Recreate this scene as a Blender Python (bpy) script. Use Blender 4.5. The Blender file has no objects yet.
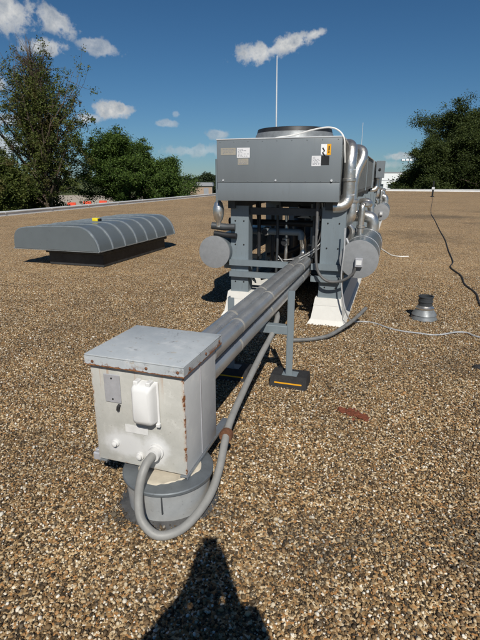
import bpy, bmesh, math, random
import numpy as np
from mathutils import Vector, Matrix, Quaternion

S = bpy.context.scene
C = S.collection
R = math.radians
A = R(18)                                   # heading of the condenser row, clockwise from +Y
CA, SA = math.cos(A), math.sin(A)
CAM_H, FPX = 1.6, 462.0
PITCH = math.atan((320 - 178) / FPX)

# ------------------------------------------------------------------ helpers
def W(t, s, z=0.0):                          # row frame (t across, s along, z up) -> world
    return Vector((t * CA + s * SA, -t * SA + s * CA, z))

def bearing(px, dist):                       # ground position at a bearing and a distance
    a = math.atan((px - 240) / (FPX / math.cos(PITCH)))
    return dist * math.sin(a), dist * math.cos(a)

def tag(o, label=None, cat=None, group=None, kind=None):
    if label: o['label'] = label
    if cat: o['category'] = cat
    if group: o['group'] = group
    if kind: o['kind'] = kind
    return o

ORIG = {}
def thing(name, label, cat, t=0, s=0, z=0, group=None, frame='row'):
    o = bpy.data.objects.new(name, None); C.objects.link(o)
    if frame == 'row':
        o.location = W(t, s, z); o.rotation_euler = (0, 0, -A)
    else:
        o.location = (t, s, z)
    ORIG[o.name] = (t, s, z)
    o.empty_display_size = 0.1
    return tag(o, label, cat, group)

def finish_mesh(bm, name, smooth):
    bmesh.ops.recalc_face_normals(bm, faces=bm.faces)
    me = bpy.data.meshes.new(name); bm.to_mesh(me); bm.free()
    if smooth is True:
        for p in me.polygons: p.use_smooth = True
    elif smooth:
        me.polygons.foreach_set('use_smooth', [True] * len(me.polygons))
        try: me.set_sharp_from_angle(angle=R(smooth))
        except Exception: pass
    return me

def part(name, bm, m, root, smooth=35):      # child mesh given in absolute row coordinates (t, s, z)
    top = root
    while top.parent: top = top.parent
    o0 = ORIG[top.name]
    bmesh.ops.translate(bm, verts=bm.verts, vec=(-o0[0], -o0[1], -o0[2]))
    o = bpy.data.objects.new(name, finish_mesh(bm, name, smooth)); C.objects.link(o)
    o.parent = root
    o.data.materials.append(m)
    return o

def solo(name, bm, m, label=None, cat=None, t=0, s=0, z=0, group=None, kind=None, frame='row', smooth=35):
    bmesh.ops.translate(bm, verts=bm.verts, vec=(-t, -s, -z))
    o = bpy.data.objects.new(name, finish_mesh(bm, name, smooth)); C.objects.link(o)
    if frame == 'row':
        o.location = W(t, s, z); o.rotation_euler = (0, 0, -A)
    else:
        o.location = (t, s, z)
    o.data.materials.append(m)
    ORIG[o.name] = (t, s, z)
    return tag(o, label, cat, group, kind)

def copy_tree(o, parent=None):
    c = o.copy(); C.objects.link(c)
    if parent: c.parent = parent
    for ch in [x for x in S.objects if x.parent == o]: copy_tree(ch, c)
    return c

def BM(): return bmesh.new()

def box(bm, x0, x1, y0, y1, z0, z1, bev=0.0, seg=1, M=None):
    r = bmesh.ops.create_cube(bm, size=1.0)
    vs = r['verts']
    for v in vs:
        v.co = Vector(((x0 + x1) / 2 + v.co.x * (x1 - x0), (y0 + y1) / 2 + v.co.y * (y1 - y0), (z0 + z1) / 2 + v.co.z * (z1 - z0)))
    if bev > 0:
        es = list({e for v in vs for e in v.link_edges})
        g = bmesh.ops.bevel(bm, geom=es, offset=bev, segments=seg, affect='EDGES', profile=0.5)
        vs = list({v for f in g['faces'] for v in f.verts} | {v for v in vs if v.is_valid})
    if M is not None:
        vs = [v for v in vs if v.is_valid]
        bmesh.ops.transform(bm, matrix=M, verts=vs)
    return bm

def smooth_pts(pts, n=8):
    P = [Vector(p) for p in pts]
    if len(P) < 3: return P
    P = [P[0] * 2 - P[1]] + P + [P[-1] * 2 - P[-2]]
    out = []
    for i in range(1, len(P) - 2):
        p0, p1, p2, p3 = P[i - 1:i + 3]
        for k in range(n):
            t = k / n
            out.append(0.5 * ((2 * p1) + (p2 - p0) * t + (2 * p0 - 5 * p1 + 4 * p2 - p3) * t * t + (3 * p1 - p0 - 3 * p2 + p3) * t ** 3))
    out.append(P[-2])
    return out

def tube(bm, pts, r, seg=10, n=0, cap=True):
    P = smooth_pts(pts, n) if n else [Vector(p) for p in pts]
    rad = r if callable(r) else (lambda f: r)
    tang = []
    for i in range(len(P)):
        a = P[max(i - 1, 0)]; b = P[min(i + 1, len(P) - 1)]
        tang.append((b - a).normalized())
    up = Vector((0, 0, 1)) if abs(tang[0].z) < 0.9 else Vector((1, 0, 0))
    nrm = (up - tang[0] * up.dot(tang[0])).normalized()
    rings = []
    for i, p in enumerate(P):
        if i:
            q = tang[i - 1].rotation_difference(tang[i]); nrm = q @ nrm
            nrm = (nrm - tang[i] * nrm.dot(tang[i])).normalized()
        bn = tang[i].cross(nrm)
        rr = rad(i / max(1, len(P) - 1))
        rings.append([bm.verts.new(p + (nrm * math.cos(a) + bn * math.sin(a)) * rr) for a in [2 * math.pi * k / seg for k in range(seg)]])
    for i in range(len(rings) - 1):
        for k in range(seg):
            bm.faces.new((rings[i][k], rings[i][(k + 1) % seg], rings[i + 1][(k + 1) % seg], rings[i + 1][k]))
    if cap:
        bm.faces.new(rings[0][::-1]); bm.faces.new(rings[-1])
    return bm

def lathe(bm, prof, c, axis='z', seg=32, cap=True):
    rings = []
    for r, h in prof:
        ring = []
        for k in range(seg):
            a = 2 * math.pi * k / seg
            p = (r * math.cos(a), r * math.sin(a), h)
            if axis == 'y': p = (r * math.cos(a), h, r * math.sin(a))
            if axis == 'x': p = (h, r * math.cos(a), r * math.sin(a))
            ring.append(bm.verts.new(Vector(c) + Vector(p)))
        rings.append(ring)
    for i in range(len(rings) - 1):
        for k in range(seg):
            bm.faces.new((rings[i][k], rings[i][(k + 1) % seg], rings[i + 1][(k + 1) % seg], rings[i + 1][k]))
    if cap:
        bm.faces.new(rings[0]); bm.faces.new(rings[-1])
    return bm

def prism_y(bm, poly, y0, y1):               # polygon in (x, z) extruded along y
    a = [bm.verts.new((x, y0, z)) for x, z in poly]; b = [bm.verts.new((x, y1, z)) for x, z in poly]
    n = len(poly)
    bm.faces.new(a); bm.faces.new(b[::-1])
    for i in range(n): bm.faces.new((a[i], b[i], b[(i + 1) % n], a[(i + 1) % n]))
    return bm

def frustum(bm, lo, hi, z0, z1):             # lo / hi = (x0, x1, y0, y1)
    a = [bm.verts.new((x, y, z0)) for x, y in ((lo[0], lo[2]), (lo[1], lo[2]), (lo[1], lo[3]), (lo[0], lo[3]))]
    b = [bm.verts.new((x, y, z1)) for x, y in ((hi[0], hi[2]), (hi[1], hi[2]), (hi[1], hi[3]), (hi[0], hi[3]))]
    bm.faces.new(a[::-1]); bm.faces.new(b)
    for i in range(4): bm.faces.new((a[i], a[(i + 1) % 4], b[(i + 1) % 4], b[i]))
    return bm

# ------------------------------------------------------------------ materials
class N:
    def __init__(self, name):
        self.m = bpy.data.materials.new(name); self.m.use_nodes = True
        self.t = self.m.node_tree; self.b = self.t.nodes['Principled BSDF']
    def n(self, ty, **kw):
        x = self.t.nodes.new(ty)
        for k, v in kw.items():
            if k in x.inputs: x.inputs[k].default_value = v
            else: setattr(x, k, v)
        return x
    def l(self, a, b): self.t.links.new(a, b)
    def coord(self): return self.n('ShaderNodeTexCoord').outputs['Object']
    def noise(self, scale, detail=4, vec=None, rough=0.55):
        x = self.n('ShaderNodeTexNoise'); x.inputs['Scale'].default_value = scale
        x.inputs['Detail'].default_value = detail; x.inputs['Roughness'].default_value = rough
        self.l(vec if vec is not None else self.coord(), x.inputs['Vector'])
        return x.outputs['Fac']
    def ramp(self, fac, stops, interp='LINEAR'):
        x = self.n('ShaderNodeValToRGB'); cr = x.color_ramp; cr.interpolation = interp
        while len(cr.elements) < len(stops): cr.elements.new(0.5)
        for e, (p, c) in zip(cr.elements, stops):
            e.position = p; e.color = (*c, 1) if len(c) == 3 else c
        self.l(fac, x.inputs['Fac'])
        return x.outputs['Color']
    def mix(self, fac, a, b, mode='MIX'):
        x = self.n('ShaderNodeMix', data_type='RGBA', blend_type=mode)
        for sock, v in ((x.inputs[0], fac), (x.inputs[6], a), (x.inputs[7], b)):
            if isinstance(v, (int, float)): sock.default_value = v
            elif isinstance(v, tuple): sock.default_value = (*v, 1)
            else: self.l(v, sock)
        return x.outputs[2]
    def math(self, op, a, b=None, c=None, clamp=False):
        x = self.n('ShaderNodeMath', operation=op, use_clamp=clamp)
        for i, v in enumerate((a, b, c)):
            if v is None: continue
            if isinstance(v, (int, float)): x.inputs[i].default_value = v
            else: self.l(v, x.inputs[i])
        return x.outputs[0]
    def sep(self, vec):
        x = self.n('ShaderNodeSeparateXYZ'); self.l(vec, x.inputs[0]); return x.outputs
    def step(self, v, lo, hi):
        x = self.n('ShaderNodeMapRange', interpolation_type='SMOOTHSTEP')
        self.l(v, x.inputs['Value']); x.inputs['From Min'].default_value = lo; x.inputs['From Max'].default_value = hi
        return x.outputs['Result']
    def bump(self, h, strength=0.3, dist=0.01):
        x = self.n('ShaderNodeBump'); x.inputs['Strength'].default_value = strength; x.inputs['Distance'].default_value = dist
        self.l(h, x.inputs['Height']); self.l(x.outputs['Normal'], self.b.inputs['Normal'])
    def set(self, col=None, rough=None, metal=None, spec=None):
        for key, v in (('Base Color', col), ('Roughness', rough), ('Metallic', metal), ('Specular IOR Level', spec)):
            if v is None: continue
            if isinstance(v, tuple): self.b.inputs[key].default_value = (*v, 1)
            elif isinstance(v, (int, float)): self.b.inputs[key].default_value = v
            else: self.l(v, self.b.inputs[key])
        return self.m

def paint(name, col, rough=0.5, metal=0.0, var=0.18, scale=6.0, dirt=None, bump=0.0, bscale=40.0, streak=False, spec=0.4):
    """painted or bare metal: blotchy colour, dirt specks, uneven gloss"""
    k = N(name)
    vec = k.coord()
    if streak:
        mp = k.n('ShaderNodeMapping'); mp.inputs['Scale'].default_value = (1, 1, 0.12); k.l(vec, mp.inputs['Vector']); v2 = mp.outputs[0]
    else: v2 = vec
    f = k.noise(scale, 5, v2, 0.65)
    lo = tuple(c * (1 - var) for c in col); hi = tuple(min(1, c * (1 + var)) for c in col)
    c = k.ramp(f, [(0.3, lo), (0.7, hi)])
    if dirt:
        d = k.noise(scale * 5, 6, v2, 0.7)
        c = k.mix(k.step(d, 0.58, 0.74), c, dirt)
    g = k.noise(scale * 2.3, 3, vec)
    ro = k.math('MULTIPLY_ADD', g, 0.25, rough - 0.125)
    k.set(c, ro, metal, spec)
    if bump: k.bump(k.noise(bscale, 4, vec), bump, 0.004)
    return k.m

M = {}
M['panel'] = paint('grey_panel_paint', (0.160, 0.183, 0.200), 0.38, 0.0, 0.06, 3, (0.14, 0.158, 0.172), 0.03, 30, True)
M['steel'] = paint('grey_leg_paint', (0.195, 0.235, 0.26), 0.5, 0.2, 0.10, 7, (0.15, 0.17, 0.18), 0.05, 60, True)
M['steel_dark'] = paint('dark_grey_steel', (0.06, 0.066, 0.072), 0.5, 0.3, 0.25, 6)
M['black'] = paint('black_steel', (0.018, 0.019, 0.021), 0.5, 0.1, 0.4, 6)
M['rubber'] = paint('black_rubber', (0.022, 0.022, 0.023), 0.8, 0, 0.3, 25, (0.06, 0.055, 0.05), 0.3, 150)
M['bolt'] = paint('dark_bolt', (0.03, 0.03, 0.03), 0.5, 0.5, 0.2)
M['foot'] = paint('white_concrete', (0.64, 0.635, 0.60), 0.75, 0, 0.05, 8, (0.55, 0.52, 0.45), 0.15, 60)
M['trim'] = paint('pale_trim_metal', (0.62, 0.64, 0.66), 0.4, 0.3, 0.08)
M['silver'] = paint('silver_jacket', (0.70, 0.68, 0.64), 0.33, 0.92, 0.12, 9, (0.42, 0.38, 0.32), 0.8, 26)
M['galv'] = paint('galvanised_sheet', (0.34, 0.37, 0.40), 0.42, 0.75, 0.22, 11, (0.22, 0.23, 0.24), 0.06, 30)
M['galv_dull'] = paint('dull_galvanised', (0.19, 0.205, 0.215), 0.45, 0.25, 0.2, 18, (0.15, 0.16, 0.165), 0.08, 60)
M['bucket'] = paint('galvanised_bucket', (0.37, 0.385, 0.39), 0.38, 0.2, 0.14, 9, (0.27, 0.28, 0.285), 0.05, 30)
M['hood'] = paint('hood_sheet', (0.108, 0.128, 0.140), 0.32, 0.0, 0.05, 4, (0.095, 0.114, 0.125), 0.02, 20)
M['hood_seam'] = paint('hood_seam_metal', (0.31, 0.35, 0.38), 0.30, 0.45, 0.2, 9)
M['tank'] = paint('tank_wrap', (0.24, 0.25, 0.26), 0.55, 0.15, 0.10, 16, (0.18, 0.185, 0.19), 0.1, 70)
M['conduit'] = paint('grey_conduit', (0.25, 0.25, 0.24), 0.55, 0.05, 0.14, 12, (0.17, 0.165, 0.155), 0.1, 80)
M['hose'] = paint('dark_hose', (0.10, 0.10, 0.10), 0.6, 0.05, 0.2, 20)
M['hose2'] = paint('dull_grey_hose', (0.15, 0.152, 0.15), 0.6, 0.05, 0.25, 18, (0.09, 0.085, 0.08), 0.2, 60)
M['cable_black'] = paint('black_cable', (0.03, 0.03, 0.032), 0.6, 0, 0.3, 9, (0.10, 0.09, 0.08))
M['cable_pale'] = paint('pale_wire', (0.45, 0.46, 0.47), 0.45, 0.3, 0.25, 14, (0.25, 0.24, 0.23))
M['cable_white'] = paint('white_cable', (0.72, 0.72, 0.70), 0.5, 0, 0.08, 12)
M['plastic'] = paint('white_plastic', (0.66, 0.665, 0.66), 0.35, 0, 0.03, 8)
M['plate'] = paint('grey_cover_plate', (0.42, 0.43, 0.46), 0.4, 0.3, 0.10, 20, (0.33, 0.33, 0.34))
M['white_spray'] = paint('sprayed_white_fitting', (0.60, 0.60, 0.59), 0.6, 0, 0.08, 30)
M['rust'] = paint('rusty_clamp', (0.14, 0.062, 0.032), 0.8, 0.1, 0.4, 60, (0.06, 0.03, 0.02), 0.3, 120)
M['yellow'] = paint('yellow_stripe', (0.75, 0.36, 0.015), 0.5, 0, 0.1, 25)
M['bright_yellow'] = paint('bright_yellow_plastic', (0.72, 0.58, 0.03), 0.45, 0, 0.1, 25)
M['paper'] = paint('white_label', (0.80, 0.81, 0.82), 0.5, 0, 0.03, 30, (0.55, 0.57, 0.6))
M['tan_plate'] = paint('tan_data_plate', (0.40, 0.37, 0.31), 0.4, 0.3, 0.1, 40, (0.27, 0.25, 0.22))
M['flash'] = paint('grey_flashing', (0.17, 0.19, 0.205), 0.5, 0.5, 0.18, 10, (0.11, 0.12, 0.125))
M['sealant'] = paint('cream_sealant', (0.50, 0.45, 0.36), 0.7, 0, 0.12, 14, (0.40, 0.33, 0.24), 0.2, 60)
M['tar'] = paint('tar_sealant', (0.07, 0.07, 0.07), 0.45, 0, 0.4, 14, (0.16, 0.155, 0.145), 0.6, 45)
M['cap'] = paint('white_parapet_metal', (0.70, 0.72, 0.73), 0.45, 0.2, 0.08, 1.2, (0.50, 0.50, 0.48))
M['brick'] = paint('tan_brick', (0.35, 0.26, 0.19), 0.8, 0, 0.15, 2)
M['bark'] = paint('bark', (0.10, 0.075, 0.055), 0.9, 0, 0.3, 3)
M['field'] = None
M['curb'] = paint('dark_curb', (0.035, 0.037, 0.04), 0.6, 0.1, 0.3, 6, (0.07, 0.065, 0.06))
M['wall_white'] = paint('white_wall', (0.72, 0.74, 0.75), 0.6, 0, 0.04, 0.4)
M['roof_grey'] = paint('grey_roofing', (0.28, 0.29, 0.31), 0.6, 0.2, 0.08, 0.6)
M['window'] = paint('dark_glass', (0.03, 0.04, 0.05), 0.1, 0, 0.1)
M['barrier'] = paint('red_barrier_plastic', (0.62, 0.07, 0.03), 0.5, 0, 0.08, 2)
M['jacket'] = paint('navy_cloth', (0.03, 0.04, 0.07), 0.85, 0, 0.15, 20, None, 0.2, 120)
M['trousers'] = paint('dark_trousers', (0.035, 0.035, 0.04), 0.85, 0, 0.15, 20)
M['skin'] = paint('skin', (0.50, 0.30, 0.21), 0.5, 0, 0.06, 12)
M['hair'] = paint('brown_hair', (0.04, 0.025, 0.015), 0.7, 0, 0.3, 40)
M['shoe'] = paint('dark_shoe', (0.02, 0.02, 0.02), 0.6, 0, 0.2, 20)
M['phone'] = paint('black_phone', (0.01, 0.01, 0.012), 0.25, 0, 0.1)
M['scrap'] = paint('rust_scrap', (0.15, 0.045, 0.022), 0.9, 0, 0.35, 40, (0.07, 0.025, 0.015), 0.5, 90)
M['louver'] = paint('coil_frame', (0.11, 0.12, 0.125), 0.5, 0.3, 0.15, 5)

PAL = [(0.0, (0.030, 0.022, 0.013)), (0.13, (0.064, 0.042, 0.021)), (0.27, (0.150, 0.094, 0.042)), (0.42, (0.235, 0.152, 0.068)),
       (0.54, (0.115, 0.092, 0.060)), (0.62, (0.33, 0.175, 0.066)), (0.70, (0.335, 0.232, 0.118)), (0.81, (0.44, 0.335, 0.19)),
       (0.915, (0.54, 0.455, 0.31)), (0.98, (0.68, 0.63, 0.52))]

PAL = [(p_, tuple(1.06 * c_[i_] * (1.0, 1.04, 1.13)[i_] for i_ in range(3))) for p_, c_ in PAL]

def gravel_mat():
    k = N('roof_gravel')
    vec = k.coord()
    wob = k.n('ShaderNodeTexNoise'); wob.inputs['Scale'].default_value = 30; k.l(vec, wob.inputs['Vector'])
    mp = k.n('ShaderNodeMixRGB'); mp.inputs['Fac'].default_value = 0.012; k.l(vec, mp.inputs[1]); k.l(wob.outputs['Color'], mp.inputs[2])
    vo = k.n('ShaderNodeTexVoronoi'); vo.inputs['Scale'].default_value = 98; k.l(mp.outputs[0], vo.inputs['Vector'])
    sx = k.n('ShaderNodeSeparateColor'); k.l(vo.outputs['Color'], sx.inputs[0])
    col = k.ramp(sx.outputs[0], PAL, 'CONSTANT')
    big = k.noise(0.35, 5, vec, 0.6)
    col = k.mix(1.0, col, k.ramp(big, [(0.3, (1.00, 0.95, 0.90)), (0.7, (1.38, 1.30, 1.20))]), 'MULTIPLY')
    mid = k.noise(2.2, 5, vec, 0.6)
    col = k.mix(1.0, col, k.ramp(mid, [(0.3, (0.84, 0.84, 0.85)), (0.7, (1.12, 1.12, 1.10))]), 'MULTIPLY')
    # damp, mossy stains on the far right of the roof (world patches)
    for (t, s, rt, rs, amt) in ((1.6, 22.0, 2.6, 1.7, 0.55), (4.0, 19.5, 2.2, 0.8, 0.5), (0.9, 14.5, 1.4, 2.2, 0.28), (5.5, 26, 2.5, 1.2, 0.4)):
        w = W(t, s)
        m2 = k.n('ShaderNodeMapping', vector_type='POINT'); k.l(vec, m2.inputs['Vector'])
        m2.inputs['Location'].default_value = (-w.x / rt, -w.y / rs, 0); m2.inputs['Scale'].default_value = (1 / rt, 1 / rs, 0)
        ln = k.n('ShaderNodeVectorMath', operation='LENGTH'); k.l(m2.outputs[0], ln.inputs[0])
        dd = k.math('ADD', ln.outputs['Value'], k.math('MULTIPLY_ADD', mid, 1.2, -0.6))
        msk = k.math('MULTIPLY', k.math('SUBTRACT', 1.0, k.step(dd, 0.25, 1.05)), amt)
        col = k.mix(msk, col, (0.07, 0.058, 0.042))
    k.set(col, 0.85, 0, 0.3)
    k.bump(k.math('MULTIPLY', vo.outputs['Distance'], -1.0), 0.30, 0.006)
    return k.m
M['gravel'] = gravel_mat()

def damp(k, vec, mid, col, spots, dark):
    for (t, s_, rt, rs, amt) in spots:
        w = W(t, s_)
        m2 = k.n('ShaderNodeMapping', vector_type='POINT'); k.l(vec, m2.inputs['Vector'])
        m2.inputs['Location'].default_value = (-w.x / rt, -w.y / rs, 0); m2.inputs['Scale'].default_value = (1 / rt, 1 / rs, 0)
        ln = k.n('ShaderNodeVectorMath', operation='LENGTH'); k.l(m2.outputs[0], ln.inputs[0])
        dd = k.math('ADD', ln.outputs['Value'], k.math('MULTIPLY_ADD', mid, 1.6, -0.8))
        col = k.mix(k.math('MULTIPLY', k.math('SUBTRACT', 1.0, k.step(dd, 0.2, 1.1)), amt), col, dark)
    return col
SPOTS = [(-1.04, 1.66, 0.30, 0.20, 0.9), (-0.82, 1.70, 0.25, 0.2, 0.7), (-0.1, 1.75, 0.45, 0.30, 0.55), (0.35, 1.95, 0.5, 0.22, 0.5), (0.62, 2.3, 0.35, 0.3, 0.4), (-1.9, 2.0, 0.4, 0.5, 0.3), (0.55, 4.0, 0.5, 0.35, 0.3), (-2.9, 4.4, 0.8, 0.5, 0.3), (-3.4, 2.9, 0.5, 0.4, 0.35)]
def pebble_mat():
    k = N('pebbles')
    g = k.n('ShaderNodeNewGeometry')
    col = k.ramp(g.outputs['Random Per Island'], PAL, 'LINEAR')
    col = k.mix(0.35, col, k.ramp(k.noise(160, 3), [(0.3, (0.55, 0.52, 0.5)), (0.7, (1.25, 1.2, 1.15))]), 'MULTIPLY')
    mid = k.noise(2.2, 5, None, 0.6)
    col = k.mix(1.0, col, k.ramp(mid, [(0.3, (0.74, 0.74, 0.76)), (0.7, (1.16, 1.15, 1.12))]), 'MULTIPLY')
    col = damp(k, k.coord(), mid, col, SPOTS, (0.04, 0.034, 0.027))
    k.set(col, 0.7, 0, 0.35)
    return k.m
M['pebble'] = pebble_mat()

def leaf_mat(name, dark, light, brown=None):
    k = N(name)
    g = k.n('ShaderNodeNewGeometry')
    c = k.ramp(g.outputs['Random Per Island'], [(0.0, dark), (1.0, light)])
    if brown: c = k.mix(k.step(k.noise(0.55, 3), 0.52, 0.66), c, brown)
    c = k.mix(0.7, c, k.ramp(k.noise(0.8, 3), [(0.3, (0.55, 0.6, 0.5)), (0.7, (1.3, 1.25, 1.1))]), 'MULTIPLY')
    k.set(c, 0.6, 0, 0.25)
    tr = k.n('ShaderNodeBsdfTranslucent'); k.l(c, tr.inputs['Color'])
    mx = k.n('ShaderNodeMixShader'); mx.inputs[0].default_value = 0.28
    k.l(k.b.outputs[0], mx.inputs[1]); k.l(tr.outputs[0], mx.inputs[2])
    k.l(mx.outputs[0], k.t.nodes['Material Output'].inputs['Surface'])
    return k.m
M['leaf_olive'] = leaf_mat('olive_leaves', (0.045, 0.066, 0.016), (0.125, 0.150, 0.038), (0.105, 0.090, 0.034))
M['leaf_green'] = leaf_mat('green_leaves', (0.030, 0.064, 0.015), (0.105, 0.165, 0.035))
M['leaf_dark'] = leaf_mat('dark_leaves', (0.026, 0.044, 0.014), (0.088, 0.115, 0.032))
M['leaf_far'] = leaf_mat('far_leaves', (0.025, 0.040, 0.022), (0.060, 0.085, 0.040))

def field_mat():
    k = N('field_grass')
    vec = k.coord()
    c = k.ramp(k.noise(0.02, 5, vec), [(0.35, (0.055, 0.080, 0.028)), (0.65, (0.12, 0.125, 0.055))])
    c = k.mix(1.0, c, k.ramp(k.noise(0.5, 5, vec), [(0.3, (0.7, 0.7, 0.7)), (0.7, (1.2, 1.2, 1.2))]), 'MULTIPLY')
    return k.set(c, 0.95, 0, 0.1)
M['field'] = field_mat()
M['lot'] = paint('pale_gravel_lot', (0.40, 0.35, 0.28), 0.9, 0, 0.15, 0.3)

def cabinet_mat():
    """weathered off-white box: white overspray round the fittings, rust along its edges (object space of the box, origin at its left front foot)"""
    k = N('weathered_white_box')
    vec = k.coord(); x, y, z = k.sep(vec)[:3]
    wdt, dep, hgt = BX1 - BX0, BY1 - BY0, BZ1 - BZ0
    base = k.ramp(k.noise(7, 6, vec, 0.7), [(0.3, (0.39, 0.39, 0.36)), (0.7, (0.49, 0.487, 0.455))])
    speck = k.noise(90, 4, vec, 0.7)
    base = k.mix(k.step(speck, 0.60, 0.72), base, (0.27, 0.25, 0.21))
    # right side cooler and paler than the front
    nr = k.n('ShaderNodeNewGeometry')
    side = k.math('GREATER_THAN', x, wdt - 0.004)
    base = k.mix(side, base, k.ramp(k.noise(5, 4, vec), [(0.3, (0.44, 0.45, 0.455)), (0.7, (0.53, 0.54, 0.54))]))
    # overspray
    wob = k.math('MULTIPLY_ADD', k.noise(16, 5, vec, 0.7), 0.9, -0.45)
    def blob(cx, cz, rx, rz):
        a = k.math('DIVIDE', k.math('SUBTRACT', x, cx), rx); b = k.math('DIVIDE', k.math('SUBTRACT', z, cz), rz)
        return k.math('SQRT', k.math('ADD', k.math('MULTIPLY', a, a), k.math('MULTIPLY', b, b)))
    d = k.math('MINIMUM', blob(0.165, 0.115, 0.15, 0.085), blob(0.33, 0.11, 0.09, 0.10))
    spray = k.math('SUBTRACT', 1.0, k.step(k.math('ADD', d, wob), 0.55, 1.1))
    front = k.math('LESS_THAN', y, 0.006)
    base = k.mix(k.math('MULTIPLY', spray, front), base, (0.62, 0.625, 0.62))
    # rust near top edge, right front edge and left edge
    rn = k.noise(26, 6, vec, 0.72)
    def near(v, target, rad): return k.math('SUBTRACT', 1.0, k.math('DIVIDE', k.math('ABSOLUTE', k.math('SUBTRACT', v, target)), rad), clamp=True)
    rn2 = k.math('ADD', k.math('MULTIPLY', k.noise(9, 5, vec, 0.7), 0.55), k.math('MULTIPLY', rn, 0.55))
    e = k.math('MULTIPLY', near(x, wdt, 0.019), near(y, 0.0, 0.019))
    e = k.math('MAXIMUM', e, k.math('MULTIPLY', near(z, hgt, 0.06), 0.6))
    e = k.math('MAXIMUM', e, k.math('MULTIPLY', k.math('MULTIPLY', near(x, 0, 0.016), front), 0.8))
    e = k.math('MAXIMUM', e, k.math('MULTIPLY', near(z, 0, 0.012), 0.55))
    lv = k.math('ADD', k.math('MULTIPLY', e, 0.25), k.math('MULTIPLY_ADD', k.math('SUBTRACT', rn2, 0.5), 1.5, 0.5))
    rm = k.math('MULTIPLY', k.step(lv, 0.77, 0.83), k.math('GREATER_THAN', e, 0.02))
    halo = k.math('MULTIPLY', k.math('MULTIPLY', k.step(lv, 0.63, 0.83), k.math('GREATER_THAN', e, 0.02)), 0.45)
    base = k.mix(halo, base, (0.36, 0.22, 0.11))
    base = k.mix(rm, base, k.ramp(k.noise(70, 4, vec), [(0.35, (0.085, 0.03, 0.013)), (0.65, (0.28, 0.11, 0.035))]))
    # chalky blotches and scuffs
    base = k.mix(k.math('MULTIPLY', k.step(k.noise(13, 7, vec, 0.75), 0.55, 0.66), 0.45), base, (0.60, 0.60, 0.565))
    base = k.mix(k.math('MULTIPLY', k.step(k.noise(30, 6, vec, 0.8), 0.62, 0.68), 0.55), base, (0.27, 0.265, 0.24))
    # vertical rust runs below the lid
    mp = k.n('ShaderNodeMapping'); mp.inputs['Scale'].default_value = (34, 34, 1.2); k.l(vec, mp.inputs['Vector'])
    run = k.step(k.noise(1.0, 3, mp.outputs[0]), 0.58, 0.72)
    fade = k.step(z, hgt - 0.20, hgt)
    base = k.mix(k.math('MULTIPLY', k.math('MULTIPLY', run, fade), 0.6), base, (0.33, 0.16, 0.06))
    k.set(base, 0.6, 0, 0.35)
    k.bump(k.noise(120, 3, vec), 0.06, 0.003)
    return k.m

def lid_mat():
    k = N('weathered_lid')
    vec = k.coord(); x, y, z = k.sep(vec)[:3]
    c = k.ramp(k.noise(5, 6, vec, 0.7), [(0.3, (0.35, 0.385, 0.41)), (0.7, (0.455, 0.485, 0.505))])
    c = k.mix(k.math('MULTIPLY', k.step(k.noise(6, 7, vec, 0.75), 0.52, 0.64), 0.5), c, (0.56, 0.575, 0.58))
    c = k.mix(k.step(k.noise(11, 7, vec, 0.78), 0.58, 0.64), c, (0.25, 0.26, 0.27))
    c = k.mix(k.math('MULTIPLY', k.step(k.noise(21, 5, vec, 0.7), 0.60, 0.66), 0.5), c, (0.33, 0.27, 0.19))
    rn = k.noise(17, 6, vec, 0.7)
    lip = k.math('SUBTRACT', 1.0, k.step(z, -0.054, -0.020))
    rn = k.math('ADD', k.math('MULTIPLY', rn, 0.5), k.math('MULTIPLY', k.noise(6, 4, vec, 0.6), 0.5))
    rn = k.math('MULTIPLY_ADD', k.math('SUBTRACT', 1.0, k.step(z, -0.056, -0.046)), 0.14, rn)
    c = k.mix(k.math('MULTIPLY', k.step(rn, 0.515, 0.56), lip), c, k.ramp(k.noise(70, 4, vec), [(0.35, (0.07, 0.025, 0.012)), (0.65, (0.26, 0.10, 0.035))]))
    edge = k.math('MULTIPLY', k.math('SUBTRACT', 1.0, k.step(y, 0.0, 0.03)), k.step(rn, 0.60, 0.66))
    c = k.mix(edge, c, (0.28, 0.13, 0.05))
    edge2 = k.math('MULTIPLY', k.step(x, LX1 - LX0 - 0.045, LX1 - LX0 - 0.01), k.step(rn, 0.60, 0.68))
    c = k.mix(edge2, c, (0.24, 0.10, 0.04))
    return k.set(c, 0.55, 0.0, 0.4)

# ------------------------------------------------------------------ camera, light, sky
cam = bpy.data.cameras.new('camera'); co = bpy.data.objects.new('camera', cam); C.objects.link(co)
co.location = (0, 0, CAM_H); co.rotation_euler = (math.pi / 2 - PITCH, 0, 0)
cam.sensor_fit = 'VERTICAL'; cam.sensor_height = 24; cam.lens = 24 * FPX / 640
cam.clip_start = 0.02; cam.clip_end = 8000
S.camera = co

SUN_EL, SUN_AZ = R(42.5), R(175.5)           # azimuth clockwise from +Y: behind the photographer
sd = Vector((math.sin(SUN_AZ) * math.cos(SUN_EL), math.cos(SUN_AZ) * math.cos(SUN_EL), math.sin(SUN_EL)))
sl = bpy.data.lights.new('sun', 'SUN'); so = bpy.data.objects.new('sun', sl); C.objects.link(so)
sl.energy = 5.0; sl.angle = R(0.5); sl.color = (1.0, 0.95, 0.87)
so.rotation_euler = sd.to_track_quat('Z', 'Y').to_euler(); so.location = (0, -5, 20)

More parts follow.
